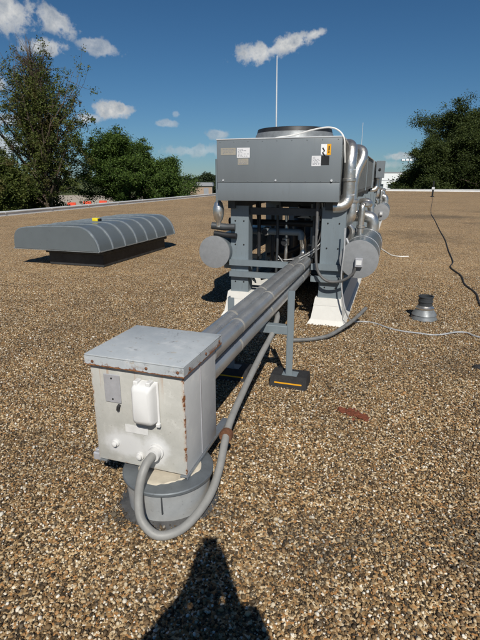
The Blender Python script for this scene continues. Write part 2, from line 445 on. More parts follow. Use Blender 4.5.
wd = bpy.data.worlds.new('World'); S.world = wd; wd.use_nodes = True
k = N.__new__(N); k.t = wd.node_tree
bg = k.t.nodes['Background']
sky = k.n('ShaderNodeTexSky', sky_type='NISHITA', sun_disc=False)
sky.sun_elevation = SUN_EL; sky.sun_rotation = SUN_AZ
sky.air_density = 1.0; sky.dust_density = 0.0; sky.ozone_density = 3.0; sky.altitude = 200
gen = k.n('ShaderNodeTexCoord').outputs['Generated']
x, y, z = k.sep(gen)[:3]
az = k.math('MULTIPLY', k.math('ARCTAN2', x, y), 180 / math.pi)
el = k.math('MULTIPLY', k.math('ARCSINE', z), 180 / math.pi)
cn = k.noise(26, 8, gen, 0.62); cn2 = k.noise(9, 4, gen, 0.5); cn3 = k.noise(70, 6, gen, 0.6)
wob = k.math('ADD', k.math('MULTIPLY_ADD', cn, 2.9, -1.45), k.math('ADD', k.math('MULTIPLY_ADD', cn2, 0.5, -0.25), k.math('MULTIPLY_ADD', cn3, 1.1, -0.55)))
cl = None
# azimuth, elevation, half width, half height, density, tilt (degrees)
for (a0, e0, wa, we, amt, tl) in ((-24.0, 15.3, 3.4, 1.7, 0.9, 0), (-26.5, 14.4, 2.6, 1.3, 0.8, 0), (-19.3, 14.9, 2.1, 1.05, 0.8, -20), (-20.4, 12.7, 2.2, 0.75, 0.85, 0), (-15.2, 13.0, 2.0, 0.75, 0.65, -8),
                              (-14.2, 7.1, 2.2, 0.85, 0.95, 0), (-17.2, 6.2, 1.8, 0.7, 0.75, 0), (-8.4, 5.9, 1.4, 0.45, 0.5, 0), (-7.3, 6.9, 0.6, 0.4, 0.35, 0), (2.4, 12.9, 2.7, 1.15, 0.95, 8), (5.2, 13.7, 3.3, 0.85, 0.95, 12), (8.2, 14.5, 1.7, 0.5, 0.8, 14), (3.4, 13.2, 3.2, 0.9, 0.8, 12),
                              (-2.5, 4.8, 1.1, 0.5, 0.55, 0), (18.3, 2.3, 1.8, 0.4, 0.65, 0), (-5.0, 3.0, 4.0, 0.7, 0.4, 0), (-27, 3.2, 6.0, 1.4, 0.7, 0), (-26, 9.0, 2.2, 0.8, 0.7, 0), (-24, 5.6, 2.4, 0.8, 0.6, 0), (14, 1.4, 5, 0.5, 0.4, 0),
                              (33, 9, 4, 1.4, 0.8, 0), (-38, 12, 5, 2, 0.9, 0)):
    ct, st_ = math.cos(R(tl)), math.sin(R(tl))
    da = k.math('SUBTRACT', az, a0); de = k.math('SUBTRACT', el, e0)
    u = k.math('ADD', k.math('MULTIPLY', da, ct / wa), k.math('MULTIPLY', de, st_ / wa))
    v = k.math('ADD', k.math('MULTIPLY', da, -st_ / we), k.math('MULTIPLY', de, ct / we))
    d = k.math('SQRT', k.math('ADD', k.math('MULTIPLY', u, u), k.math('MULTIPLY', v, v)))
    m = k.math('SUBTRACT', 1.0, k.step(k.math('ADD', d, wob), 0.50, 1.15))
    m = k.math('MULTIPLY', m, amt)
    cl = m if cl is None else k.math('MAXIMUM', cl, m)
cl = k.math('MULTIPLY', cl, k.math('MULTIPLY_ADD', cn3, 0.8, 0.55), clamp=True)
ccol = k.ramp(k.math('ADD', k.math('MULTIPLY', cn, 0.7), k.math('MULTIPLY', cn3, 0.3)), [(0.36, (7.6, 8.2, 8.8)), (0.60, (14.2, 14.2, 13.9))])
sat = k.n('ShaderNodeHueSaturation'); k.l(sky.outputs[0], sat.inputs['Color'])
sat.inputs['Saturation'].default_value = 1.0; sat.inputs['Value'].default_value = 1.0
tint = k.ramp(k.math('MULTIPLY', el, 1 / 90), [(0.0, (0.52, 0.78, 1.10)), (0.05, (0.55, 0.84, 1.10)), (0.12, (0.50, 0.84, 1.08)), (0.25, (0.42, 0.79, 1.04)), (0.42, (0.36, 0.68, 0.94)), (0.75, (0.22, 0.42, 0.62))])  # sky colour darkened towards the zenith, above the frame, to weaken fill in the shadows
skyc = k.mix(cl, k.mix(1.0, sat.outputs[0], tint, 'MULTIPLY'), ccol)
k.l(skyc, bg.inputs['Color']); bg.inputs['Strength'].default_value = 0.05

S.view_settings.view_transform = 'Standard'; S.view_settings.look = 'None'
S.view_settings.exposure = -0.03; S.view_settings.gamma = 1.0
S.view_settings.use_curve_mapping = False
S.render.engine = 'CYCLES'
S.cycles.max_bounces = 6; S.cycles.diffuse_bounces = 3; S.cycles.glossy_bounces = 3; S.cycles.transparent_max_bounces = 4
S.cycles.use_denoising = True

# ------------------------------------------------------------------ setting
b = BM(); box(b, -3000, 3000, -3000, 4000, -6.0, -5.0)
solo('field', b, M['field'], kind='structure', frame='world', smooth=False)
b = BM(); box(b, -110, -22, 95, 190, -4.99, -4.96)
solo('gravel_lot', b, M['lot'], kind='structure', frame='world', smooth=False)
RL, RR, RB, RF = -16.2, 46.0, -12.0, 64.0
b = BM(); box(b, RL, RR, RB, RF, -0.3, 0.0)
ro = solo('roof', b, M['gravel'], kind='structure', smooth=False)
# gravel is textured in world metres: bake the row rotation into the mesh
ro.data.transform(ro.matrix_basis if False else Matrix.Rotation(-A, 4, 'Z')); ro.rotation_euler = (0, 0, 0)
b = BM(); box(b, RL - 0.28, RR + 0.28, RB - 0.28, RF + 0.28, -5.2, -0.305)
solo('building', b, M['brick'], 'tan brick building under the gravel roof', 'building', smooth=False)

def parapet(name, label, x0, x1, y0, y1, h, cap):
    r = thing(name, label, 'parapet', (x0 + x1) / 2, (y0 + y1) / 2, -0.3)
    bb = BM(); box(bb, x0, x1, y0, y1, -0.3, h); part('upstand', bb, M['cap'], r)
    bb = BM(); box(bb, x0 - 0.04, x1 + 0.04, y0 - 0.04, y1 + 0.04, h + 0.001, h + cap, 0.008); c = part('coping', bb, M['cap'], r)
    along = x1 - x0 < y1 - y0
    for i in range(int(max(x1 - x0, y1 - y0) / 3)):
        bb = BM()
        if along: box(bb, x0 - 0.044, x1 + 0.044, y0 + 3 * i + 1.5, y0 + 3 * i + 1.56, h - 0.02, h + cap + 0.004)
        else: box(bb, x0 + 3 * i + 1.5, x0 + 3 * i + 1.56, y0 - 0.044, y1 + 0.044, h - 0.02, h + cap + 0.004)
        part('joint_cover', bb, M['cap'], c)
parapet('parapet', 'long low pale metal parapet edging the roof in front of the trees at the left', RL - 0.26, RL, RB, RF, 0.14, 0.05)
parapet('parapet', 'low white metal parapet across the far end of the roof below the dark trees', RL + 0.05, RR, RF, RF + 0.26, 0.20, 0.06)

def mesh_arrays(name, V, F, m, smooth=False):
    me = bpy.data.meshes.new(name)
    F = np.asarray(F, dtype=np.int32); kk = F.shape[1]
    me.vertices.add(len(V)); me.vertices.foreach_set('co', np.asarray(V, dtype=np.float32).reshape(-1))
    me.loops.add(F.size); me.loops.foreach_set('vertex_index', F.reshape(-1))
    me.polygons.add(len(F)); me.polygons.foreach_set('loop_start', np.arange(0, F.size, kk, dtype=np.int32))
    me.polygons.foreach_set('loop_total', np.full(len(F), kk, dtype=np.int32))
    if smooth: me.polygons.foreach_set('use_smooth', np.ones(len(F), dtype=bool))
    me.update(); me.materials.append(m); return me

# near pebbles: one uncountable layer of real stones on the roof, thinning out where single stones can no longer be told apart
def pebbles():
    rng = np.random.default_rng(5)
    n = 640000
    yy = rng.uniform(0.55, 8.6, n); xx = rng.uniform(-6.6, 6.6, n)
    keep = np.abs(xx) < 0.66 * yy + 0.55
    keep &= rng.uniform(0, 1, n) < np.clip((8.2 - yy) / 4.0, 0, 1)
    wc = W(-0.985, 1.84); keep &= (xx - wc.x) ** 2 + (yy - wc.y) ** 2 > 0.19 ** 2     # clear of the round curb
    xx, yy = xx[keep], yy[keep]
    allV, allF, base = [], [], 0
    for sub, sel, jit in ((2, yy < 3.1, 0.055), (1, yy >= 3.1, 0.09)):
        ico = bmesh.new(); bmesh.ops.create_icosphere(ico, subdivisions=sub, radius=1.0)
        iv = np.array([v.co[:] for v in ico.verts]); ic = np.array([[l.vert.index for l in f.loops] for f in ico.faces]); ico.free()
        x0, y0 = xx[sel], yy[sel]; n = len(x0)
        r = np.clip(0.0040 * np.exp(rng.normal(0, 0.34, n)), 0.0022, 0.0110); r = np.where(rng.uniform(0, 1, n) < 0.003, r * 1.7, r)
        sc = np.stack([r * rng.uniform(0.85, 1.35, n), r * rng.uniform(0.8, 1.1, n), r * rng.uniform(0.65, 1.0, n)], 1)
        # lumps: a low order random shape per stone instead of noise per corner
        w1 = rng.normal(0, 1, (n, 3)); w1 /= np.linalg.norm(w1, axis=1)[:, None]
        w2 = rng.normal(0, 1, (n, 3)); w2 /= np.linalg.norm(w2, axis=1)[:, None]
        lump = 1 + 0.16 * np.einsum('ni,vi->nv', w1, iv) + 0.14 * np.einsum('ni,vi->nv', w2, iv) ** 2
        V = iv[None] * (lump[..., None] + rng.normal(0, jit, (n, len(iv), 1))) * sc[:, None]
        q = rng.normal(0, 1, (n, 4)); q[:, 1:3] *= 0.35; q /= np.linalg.norm(q, axis=1)[:, None]
        w, x, y, z = q.T
        Rm = np.stack([np.stack([1 - 2 * (y * y + z * z), 2 * (x * y - z * w), 2 * (x * z + y * w)], -1),
                       np.stack([2 * (x * y + z * w), 1 - 2 * (x * x + z * z), 2 * (y * z - x * w)], -1),
                       np.stack([2 * (x * z - y * w), 2 * (y * z + x * w), 1 - 2 * (x * x + y * y)], -1)], 1)
        V = np.einsum('nij,nvj->nvi', Rm, V)
        V += np.stack([x0, y0, rng.uniform(0.0015, 0.0085, n)], 1)[:, None]
        nv = len(iv); allF.append((ic[None] + (np.arange(n) * nv)[:, None, None]).reshape(-1, 3) + base); allV.append(V.reshape(-1, 3)); base += n * nv
    V = np.concatenate(allV); F = np.concatenate(allF)
    o = bpy.data.objects.new('gravel', mesh_arrays('gravel', V, F, M['pebble'], True)); C.objects.link(o)
    tag(o, 'loose tan, white and brown roof gravel', 'gravel', kind='stuff')
pebbles()

# ------------------------------------------------------------------ electrical box on its round curb
BX0, BX1, BY0, BY1, BZ0, BZ1 = -1.345, -0.845, 1.765, 2.17, 0.205, 0.765
LX0, LX1, LY0, LY1, LZ1 = -1.354, -0.831, 1.740, 2.235, 0.795
cur = thing('roof_curb', 'round grey sheet metal curb sealed into the gravel under the weathered white box', 'roof curb', -0.985, 1.85, 0)
CC = (-0.985, 1.84, 0)
b = BM(); lathe(b, [(0.206, 0.004), (0.215, 0.172)], CC, seg=56); part('barrel', b, M['bucket'], cur)
b = BM(); lathe(b, [(0.216, 0.1725), (0.226, 0.168), (0.231, 0.170), (0.231, 0.182), (0.226, 0.186), (0.155, 0.188)], CC, seg=56); fl = part('flange', b, M['flash'], cur)
b = BM(); lathe(b, [(0.10, 0.1885), (0.158, 0.1878), (0.153, 0.1922), (0.140, 0.1905), (0.10, 0.190)], CC, seg=56)
rnd = random.Random(6)
for v_ in b.verts:
    q_ = (v_.co - Vector(CC)); q_.z = 0
    if q_.length > 0.145: v_.co += q_.normalized() * 0.012 * math.sin(math.atan2(q_.y, q_.x) * 3 + 0.7) + q_.normalized() * rnd.uniform(-0.004, 0.006)
part('sealant_bead', b, M['sealant'], cur)
b = BM()
rnd = random.Random(3)
def ang_r(a): return 0.250 + 0.006 * math.sin(a * 2 + 0.4) + rnd.uniform(-0.003, 0.005)
ring = [(CC[0] + q * math.cos(a), CC[1] + q * math.sin(a)) for a, q in [(2 * math.pi * i / 60, ang_r(2 * math.pi * i / 60)) for i in range(60)]]
lo = [b.verts.new((x, y, 0.0)) for x, y in ring]; hi = [b.verts.new((CC[0] + (x - CC[0]) * 0.9, CC[1] + (y - CC[1]) * 0.9, 0.010 + rnd.uniform(0, 0.006))) for x, y in ring]
for i in range(60): b.faces.new((lo[i], lo[(i + 1) % 60], hi[(i + 1) % 60], hi[i]))
b.faces.new(hi)
part('tar_patch', b, M['tar'], cur, 60)
b = BM(); box(b, CC[0] + 0.06, CC[0] + 0.066, CC[1] - 0.2065, CC[1] - 0.19, 0.06, 0.168); part('seam', b, M['steel_dark'], cur)

bxo = thing('electrical_box', 'weathered white steel electrical box with rusty lid edges', 'electrical box', BX0, BY0, BZ0)
M['cabinet'] = cabinet_mat()
b = BM(); box(b, BX0, BX1, BY0, BY1, BZ0, BZ1, 0.004, 2); part('cabinet', b, M['cabinet'], bxo)
b = BM(); box(b, BX1 - 0.0015, BX1 + 0.0035, BY0 + 0.19, BY0 + 0.198, BZ0 + 0.01, BZ1 - 0.02); part('side_seam', b, M['plate'], bxo)
# lid: sheet with a turned down lip, slightly sagging
M['lid'] = lid_mat()
b = BM()
box(b, LX0, LX1, LY0, LY1, LZ1 - 0.008, LZ1, 0.003, 2)
box(b, LX0, LX1, LY0, LY0 + 0.006, LZ1 - 0.055, LZ1 - 0.009); box(b, LX0, LX1, LY1 - 0.006, LY1, LZ1 - 0.055, LZ1 - 0.009)
box(b, LX0, LX0 + 0.006, LY0 + 0.007, LY1 - 0.007, LZ1 - 0.055, LZ1 - 0.009); box(b, LX1 - 0.006, LX1, LY0 + 0.007, LY1 - 0.007, LZ1 - 0.055, LZ1 - 0.009)
lid = solo('lid', b, M['lid'], t=LX0, s=LY0, z=LZ1)
lid.parent = bxo; lid.location = (LX0 - BX0, LY0 - BY0, LZ1 - BZ0); lid.rotation_euler = (R(-0.7), R(0.4), 0)
for i, (x, z) in enumerate(((-1.31, LZ1 - 0.034), (-1.02, LZ1 - 0.034), (-0.86, LZ1 - 0.034))):
    b = BM(); lathe(b, [(0.0075, 0), (0.007, -0.003), (0.003, -0.006)], (x, LY0 - 0.001, z), 'y', 10); part('screw', b, M['rust'], bxo)
for y in (1.80, 2.0, 2.19):
    b = BM(); lathe(b, [(0.0075, 0), (0.007, 0.003), (0.003, 0.006)], (LX1 + 0.001, y, LZ1 - 0.034), 'x', 10); part('screw', b, M['rust'], bxo)
b = BM(); box(b, -1.271, -1.181, BY0 - 0.007, BY0 - 0.001, 0.545, 0.695, 0.003); pl = part('blank_plate', b, M['plate'], bxo)
for z in (0.675, 0.565):
    b = BM(); lathe(b, [(0.005, 0), (0.004, -0.003)], (-1.226, BY0 - 0.0072, z), 'y', 8); part('screw', b, M['bolt'], pl)
b = BM(); tube(b, [(-1.195, BY0 - 0.001, 0.535), (-1.197, BY0 - 0.012, 0.528), (-1.20, BY0 - 0.012, 0.51)], 0.008, 8); part('drain_plug', b, M['rubber'], bxo)
# weatherproof outlet cover: base plate, bulging hood, hinge lugs
b = BM(); box(b, -1.094, -0.974, BY0 - 0.012, BY0 - 0.001, 0.468, 0.690, 0.004); ocv = part('outlet_cover', b, M['plastic'], bxo)
b = BM()
secs = [(0.0, 1.0), (0.030, 0.97), (0.052, 0.88), (0.062, 0.70)]
prev = None
def rrect(cx, cz, hw, hh, y, rr, nseg=5):
    out = []
    for sx, sz, a0 in ((1, 1, 0), (-1, 1, 90), (-1, -1, 180), (1, -1, 270)):
        for i in range(nseg):
            a = R(a0 + 90 * i / (nseg - 1))
            out.append((cx + sx * (hw - rr) + rr * math.cos(a), y, cz + sz * (hh - rr) + rr * math.sin(a)))
    return out
for dy, f in secs:
    vs = [b.verts.new(p) for p in rrect(-1.036, 0.583, 0.055 * f, 0.108 * f, BY0 - 0.0125 - dy, 0.02 * f)]
    if prev:
        for i in range(len(vs)): b.faces.new((prev[i], prev[(i + 1) % len(vs)], vs[(i + 1) % len(vs)], vs[i]))
    else: b.faces.new(vs)
    prev = vs
b.faces.new(prev[::-1])
part('hood', b, M['plastic'], ocv, 50)
for x in (-1.068, -1.004):
    b = BM(); box(b, x - 0.012, x + 0.012, BY0 - 0.055, BY0 - 0.0125, 0.680, 0.702, 0.004); part('hinge', b, M['plastic'], ocv)
b = BM(); box(b, -0.986, -0.966, BY0 - 0.03, BY0 - 0.0125, 0.462, 0.482, 0.003); part('latch', b, M['plastic'], ocv)
b = BM(); box(b, -1.172, -1.045, BY0 - 0.003, BY0 - 0.0005, 0.392, 0.434); part('label_plate', b, M['white_spray'], bxo)
for x, z in ((-1.235, 0.316), (-1.098, 0.268)):
    b = BM(); lathe(b, [(0.020, 0), (0.020, -0.008), (0.014, -0.010), (0.014, -0.022), (0.006, -0.026)], (x, BY0, z), 'y', 12); part('knockout_plug', b, M['white_spray'], bxo)
b = BM(); lathe(b, [(0.040, 0), (0.040, -0.012), (0.033, -0.013), (0.033, -0.045)], (-1.005, BY0, 0.312), 'y', 16); part('conduit_fitting', b, M['white_spray'], bxo)
# strut channels under the box
def strut(x0, x1, y0, y1):
    bb = BM(); z0, z1 = 0.1925, 0.2045
    box(bb, x0, x1, y0, y1, z1 - 0.005, z1)
    if x1 - x0 > y1 - y0:
        box(bb, x0, x1, y0, y0 + 0.005, z0, z1 - 0.0055); box(bb, x0, x1, y1 - 0.005, y1, z0, z1 - 0.0055)
    else:
        box(bb, x0, x0 + 0.005, y0, y1, z0, z1 - 0.0055); box(bb, x1 - 0.005, x1, y0, y1, z0, z1 - 0.0055)
    return bb
for x0 in (-1.335, -0.878): part('strut_channel', strut(x0, x0 + 0.041, BY0 - 0.012, 2.36), M['galv'], bxo)
b = BM(); box(b, -1.40, -1.345, BY0 + 0.02, BY0 + 0.06, 0.170, 0.215, 0.006); box(b, -1.385, -1.365, BY0 + 0.025, BY0 + 0.055, 0.216, 0.235, 0.004); part('clamp', b, M['plate'], bxo)

# insulated pipes from the box back to the condenser
pg = 'grey jacketed pipes running from the box to the condenser'
def jacket_pipe(label, a, e, r, elbow=None, nb=3):
    o = thing('pipe', label, 'pipe', a[0], a[1], 0, pg)
    bb = BM(); tube(bb, [a, e], r, 20); part('jacket', bb, M['pipe'], o)
    A_, E_ = Vector(a), Vector(e)
    for i in range(nb):
        f = (i + 0.45 + 0.2 * math.sin(a[2] * 50 + i * 2)) / nb; p = A_.lerp(E_, f); q = A_.lerp(E_, f + 0.007)
        bb = BM(); tube(bb, [p, q], r + 0.0012, 20); part('band', bb, M['band'], o)
    if elbow:
        bb = BM(); tube(bb, elbow, r * 0.72, 16, 6); part('elbow', bb, M['silver'], o)
    return o
M['pipe'] = paint('pipe_jacket', (0.36, 0.37, 0.38), 0.30, 0.6, 0.16, 5, (0.42, 0.39, 0.33), 0.10, 30, True)
M['band'] = paint('pipe_band', (0.40, 0.385, 0.345), 0.5, 0.3, 0.3, 20)
jacket_pipe('topmost grey pipe at the left of the three, ending in a silver elbow', (-1.008, 2.172, 0.664), (-1.008, 5.54, 0.664), 0.0575,
            [(-1.008, 5.48, 0.664), (-1.008, 5.58, 0.685), (-1.010, 5.62, 0.75), (-1.012, 5.60, 0.84), (-1.015, 5.50, 0.95)])
jacket_pipe('middle grey pipe of the three between the box and the condenser', (-0.893, 2.172, 0.687), (-0.893, 5.22, 0.687), 0.0545)
jacket_pipe('lowest grey pipe of the three, nearest the thin support post', (-0.902, 2.172, 0.563), (-0.900, 5.25, 0.563), 0.055)

sup = thing('pipe_support', 'grey H shaped pipe support standing on black blocks with yellow stripes', 'pipe support', -0.85, 3.37, 0)
b = BM(); box(b, -1.12, -0.70, 3.33, 3.40, 0.437, 0.506, 0.004); part('cross_arm', b, M['steel'], sup)
for (x, xt) in ((-0.672, 0.79), (-1.155, 0.70)):
    b = BM(); box(b, x - 0.032, x - 0.026, 3.34, 3.39, 0.105, xt); box(b, x - 0.026, x + 0.022, 3.335, 3.341, 0.105, xt); part('post', b, M['steel'], sup)
    b = BM(); box(b, x - 0.06, x + 0.06, 3.33, 3.42, 0.099, 0.104); part('base_plate', b, M['steel'], sup)
    b = BM(); frustum(b, (x - 0.155, x + 0.145, 3.30, 3.50), (x - 0.15, x + 0.14, 3.325, 3.475), 0.0, 0.098); pd = part('rubber_block', b, M['rubber'], sup)
    bb = BM(); box(bb, x - 0.115, x + 0.105, 3.3085, 3.318, 0.026, 0.044); part('reflective_stripe', bb, M['yellow'], pd)

cd = thing('conduit', 'thick grey conduit looping from the box front round its curb and up to the pipes', 'conduit', -0.95, 1.6, 0)
b = BM(); tube(b, [(-1.005, 1.725, 0.312), (-1.012, 1.665, 0.295), (-1.018, 1.62, 0.235), (-1.015, 1.585, 0.15), (-0.985, 1.553, 0.075), (-0.91, 1.535, 0.034), (-0.845, 1.565, 0.028), (-0.790, 1.645, 0.036),
                   (-0.745, 1.79, 0.085), (-0.742, 1.93, 0.150), (-0.765, 2.09, 0.225), (-0.785, 2.25, 0.27), (-0.805, 2.60, 0.32), (-0.815, 3.0, 0.385), (-0.82, 3.33, 0.43), (-0.845, 3.60, 0.475), (-0.88, 3.75, 0.48)], 0.0215, 12, 10)
part('tube', b, M['conduit'], cd)
b = BM(); lathe(b, [(0.036, -0.02), (0.038, 0), (0.036, 0.02)], (-0.772, 2.13, 0.236), 'y', 14); part('clamp', b, M['rust'], cd)

# ------------------------------------------------------------------ condenser units
T0, T1, UZ0, UZ1 = -1.872, -0.545, 1.362, 1.985
def bolts(cx, y, zs, dx, r=0.009):
    bb = BM()
    for z in zs:
        for sx in (-1, 1): lathe(bb, [(r, 0.0), (r, -0.004)], (cx + sx * dx, y, z), 'y', 8)
    return bb
def leg(x0, x1, y0, unit, z0=0.30, z1=1.30, big=True):
    bb = BM()
    box(bb, x0, x1, y0, y0 + 0.008, z0, z1); box(bb, x0, x0 + 0.008, y0 + 0.0085, y0 + 0.16, z0, z1); box(bb, x1 - 0.008, x1, y0 + 0.0085, y0 + 0.16, z0, z1)
    L_ = part('leg', bb, M['steel'], unit)
    for z in (1.13, 0.86, 0.42):
        for sx in (-1, 1):
            bb = BM(); lathe(bb, [(0.009, 0.0), (0.009, -0.004)], ((x0 + x1) / 2 + sx * (x1 - x0) * 0.24, y0 - 0.0003, z), 'y', 8); part('bolt', bb, M['bolt'], L_)
    return L_
def pipe_part(name, unit, pts, r, m='silver', n=8, seg=16):
    bb = BM(); tube(bb, pts, r, seg, n); return part(name, bb, M[m], unit, 60)

def make_unit(s0, L, label):
    u = thing('condenser_unit', label, 'condenser', (T0 + T1) / 2, s0, 0, 'rooftop condensers standing in a row')
    f = s0 + 0.0
    # coil casing
    bb = BM(); box(bb, T0 + 0.02, T1 - 0.02, f + 0.012, f + L, UZ0 + 0.01, UZ1 - 0.01)
    for sx in (T0 + 0.0185, T1 - 0.0185):
        for i in range(int(L / 0.05) - 4): box(bb, sx - 0.006, sx + 0.006, f + 0.15 + i * 0.05, f + 0.158 + i * 0.05, UZ0 + 0.06, UZ1 - 0.06)
    body = part('casing', bb, M['louver'], u)
    for i in range(int(L / 1.75) + 1):
        y = f + 0.02 + i * (L - 0.08) / int(L / 1.75)
        for xa in (T1 - 0.019, T0 + 0.004):
            bb = BM(); box(bb, xa, xa + 0.015, y, y + 0.06, UZ0 + 0.012, UZ1 - 0.012); part('mullion', bb, M['steel'], body)
    # end panel: two sheets with a seam, top trim
    bb = BM(); box(bb, T0, T1, f, f + 0.010, UZ0 + 0.192, UZ1, 0.003, 2); ep = part('end_panel', bb, M['panel'], u)
    bb = BM(); box(bb, T0 + 0.003, T1 - 0.003, f + 0.003, f + 0.011, UZ0, UZ0 + 0.188, 0.003, 2); lp = part('lower_panel', bb, M['panel'], u)
    bb = BM(); box(bb, T0 - 0.004, T1 + 0.004, f - 0.004, f + L, UZ1 + 0.001, UZ1 + 0.014, 0.003); part('top_trim', bb, M['trim'], u)
    for x in (T0 + 0.07, -1.215, T1 - 0.085):
        bb = BM(); lathe(bb, [(0.011, 0), (0.009, -0.006)], (x, f - 0.0005, UZ0 + 0.213), 'y', 10); part('screw', bb, M['trim'], ep)
    bb = BM(); tube(bb, [(T1 - 0.085, f - 0.004, UZ0 + 0.213), (T1 - 0.085, f - 0.014, UZ0 + 0.213)], 0.012, 10); part('lock', bb, M['trim'], ep)
    for i in range(9):
        for z in (UZ1 - 0.018, UZ0 + 0.206):
            bb = BM(); lathe(bb, [(0.006, 0), (0.004, -0.003)], (T0 + 0.04 + i * (T1 - T0 - 0.08) / 8, f - 0.0003, z), 'y', 8); part('rivet', bb, M['panel'], ep)
    # fans
    nf = max(2, int(L / 1.75))
    for i in range(nf):
        cy = f + 1.0 + i * (L - 1.9) / max(1, nf - 1)
        bb = BM(); lathe(bb, [(0.50, UZ1 + 0.015), (0.47, UZ1 + 0.10), (0.452, UZ1 + 0.135)], (-1.235, cy, 0), seg=40, cap=False); fs = part('fan_shroud', bb, M['galv_dull'], u)
        bb = BM(); lathe(bb, [(0.458, UZ1 + 0.12), (0.445, UZ1 + 0.170), (0.432, UZ1 + 0.175), (0.42, UZ1 + 0.13)], (-1.235, cy, 0), seg=40, cap=False); part('fan_rim', bb, M['black'], fs)
        bb = BM()
        for j in range(9): lathe(bb, [(0.05 * (j + 0.5), UZ1 + 0.168), (0.05 * (j + 0.5) + 0.004, UZ1 + 0.171), (0.05 * (j + 0.5), UZ1 + 0.174)], (-1.235, cy, 0), seg=32, cap=False)
        part('guard', bb, M['black'], fs)
        bb = BM(); lathe(bb, [(0.08, UZ1 + 0.06), (0.08, UZ1 + 0.16)], (-1.235, cy, 0), seg=16)
        for j in range(5):
            a = 2 * math.pi * j / 5
            m4 = Matrix.Translation((-1.235, cy, UZ1 + 0.11)) @ Matrix.Rotation(a, 4, 'Z') @ Matrix.Rotation(R(25), 4, 'X')
            box(bb, 0.07, 0.41, -0.07, 0.07, -0.004, 0.004, M=m4)
        part('fan_blade', bb, M['steel_dark'], fs)
    # frame under the casing
    for (xa, xb) in ((-1.80, -1.72), (-0.70, -0.62)):
        bb = BM(); box(bb, xa, xb, f + 0.15, f + L - 0.1, 1.27, UZ0 - 0.001); part('frame_beam', bb, M['steel_dark'], u)
        bb = BM(); box(bb, xa, xb, f + 0.37, f + L - 0.2, 0.31, 0.38); part('base_rail', bb, M['steel'], u)
    step = (L - 0.6) / 4
    for i in range(5):
        y0 = f + 0.19 + i * step
        leg(-1.782, -1.567, y0, u, big=True); leg(-0.735, -0.478, y0, u, big=True)
        bb = BM(); box(bb, -1.56, -0.74, y0 + 0.03, y0 + 0.09, 1.2, 1.28); part('cross_beam', bb, M['steel_dark'], u)
    for i, (za, zb) in enumerate(((0.622, 0.688), (0.488, 0.548))):
        y1 = f + 0.189
        for xa, xb in ((-1.785, -1.085), (-0.822, -0.50)):
            bb = BM(); box(bb, xa, xb, y1 - 0.055, y1 - 0.05, za, zb); box(bb, xa, xb, y1 - 0.0495, y1 - 0.002, zb - 0.006, zb); box(bb, xa, xb, y1 - 0.0495, y1 - 0.002, za, za + 0.006)
            part('cross_bar', bb, M['steel'], u)
    # things inside the frame
    for (x, y, r, z1) in ((-1.36, f + 1.15, 0.12, 1.0), (-1.06, f + 1.7, 0.13, 1.1), (-1.38, f + 2.5, 0.14, 1.1), (-0.98, f + 2.9, 0.12, 0.9)):
        bb = BM(); lathe(bb, [(r * 0.9, 0.40), (r, 0.44), (r, z1 - 0.05), (r * 0.75, z1), (r * 0.3, z1 + 0.02)], (x, y, 0), seg=24); part('compressor', bb, M['black'], u)
    bb = BM(); box(bb, -1.52, -0.78, f + 1.0, f + L - 0.8, 0.36, 0.395); part('tray', bb, M['steel_dark'], u)
    bb = BM(); box(bb, -1.14, -0.86, f + 0.9, f + 0.96, 1.12, 1.26, 0.004); box(bb, -0.75, -0.74, f + 0.5, f + 0.8, 0.9, 1.2); part('starter_box', bb, M['plastic'], u)
    bb = BM()
    tube(bb, [(-1.17, f + 0.84, 1.13), (-0.80, f + 0.84, 1.27)], 0.012, 8); tube(bb, [(-1.12, f + 0.82, 1.28), (-0.86, f + 0.82, 1.06)], 0.014, 8); tube(bb, [(-1.10, f + 0.86, 1.255), (-0.82, f + 0.86, 1.255)], 0.012, 8)
    part('brace', bb, M['black'], u)
    pipe_part('header_pipe', u, [(-1.72, f + 0.53, 0.985), (-1.12, f + 0.53, 0.985), (-1.03, f + 0.53, 0.975), (-1.015, f + 0.53, 0.90)], 0.040, 'steel', 6)
    pipe_part('suction_pipe', u, [(-1.95, f + 0.62, 1.09), (-1.5, f + 0.62, 1.08), (-0.80, f + 0.62, 1.08)], 0.038, 'black', 4)
    pipe_part('riser', u, [(-1.50, f + 0.40, 0.70), (-1.50, f + 0.40, 1.34)], 0.022, 'black', 0)
    pipe_part('riser', u, [(-1.56, f + 0.55, 0.45), (-1.53, f + 0.50, 0.9), (-1.55, f + 0.45, 1.34)], 0.012, 'steel_dark', 5)
    pipe_part('liquid_line', u, [(-1.55, f + 1.0, 0.62), (-1.2, f + 1.0, 0.70), (-0.9, f + 0.9, 0.92), (-0.7, f + 0.85, 1.0)], 0.03, 'black', 6)
    pipe_part('liquid_line', u, [(-1.48, f + 0.42, 0.42), (-1.2, f + 0.50, 0.50), (-0.8, f + 0.60, 0.46)], 0.022, 'black', 6)
    for (x, y, z0_, z1_, rr, mt) in ((-1.30, 0.47, 0.45, 1.30, 0.016, 'steel_dark'), (-1.22, 0.60, 0.50, 1.2, 0.020, 'silver'), (-0.86, 0.42, 0.70, 1.33, 0.018, 'steel_dark'), (-0.93, 0.75, 0.5, 1.3, 0.026, 'steel'), (-1.44, 0.8, 0.5, 1.25, 0.024, 'steel_dark'), (-0.80, 0.33, 0.98, 1.34, 0.010, 'cable_white')):
        pipe_part('riser', u, [(x, f + y, z0_), (x + 0.01, f + y, (z0_ + z1_) / 2), (x, f + y + 0.01, z1_)], rr, mt, 3, 10)
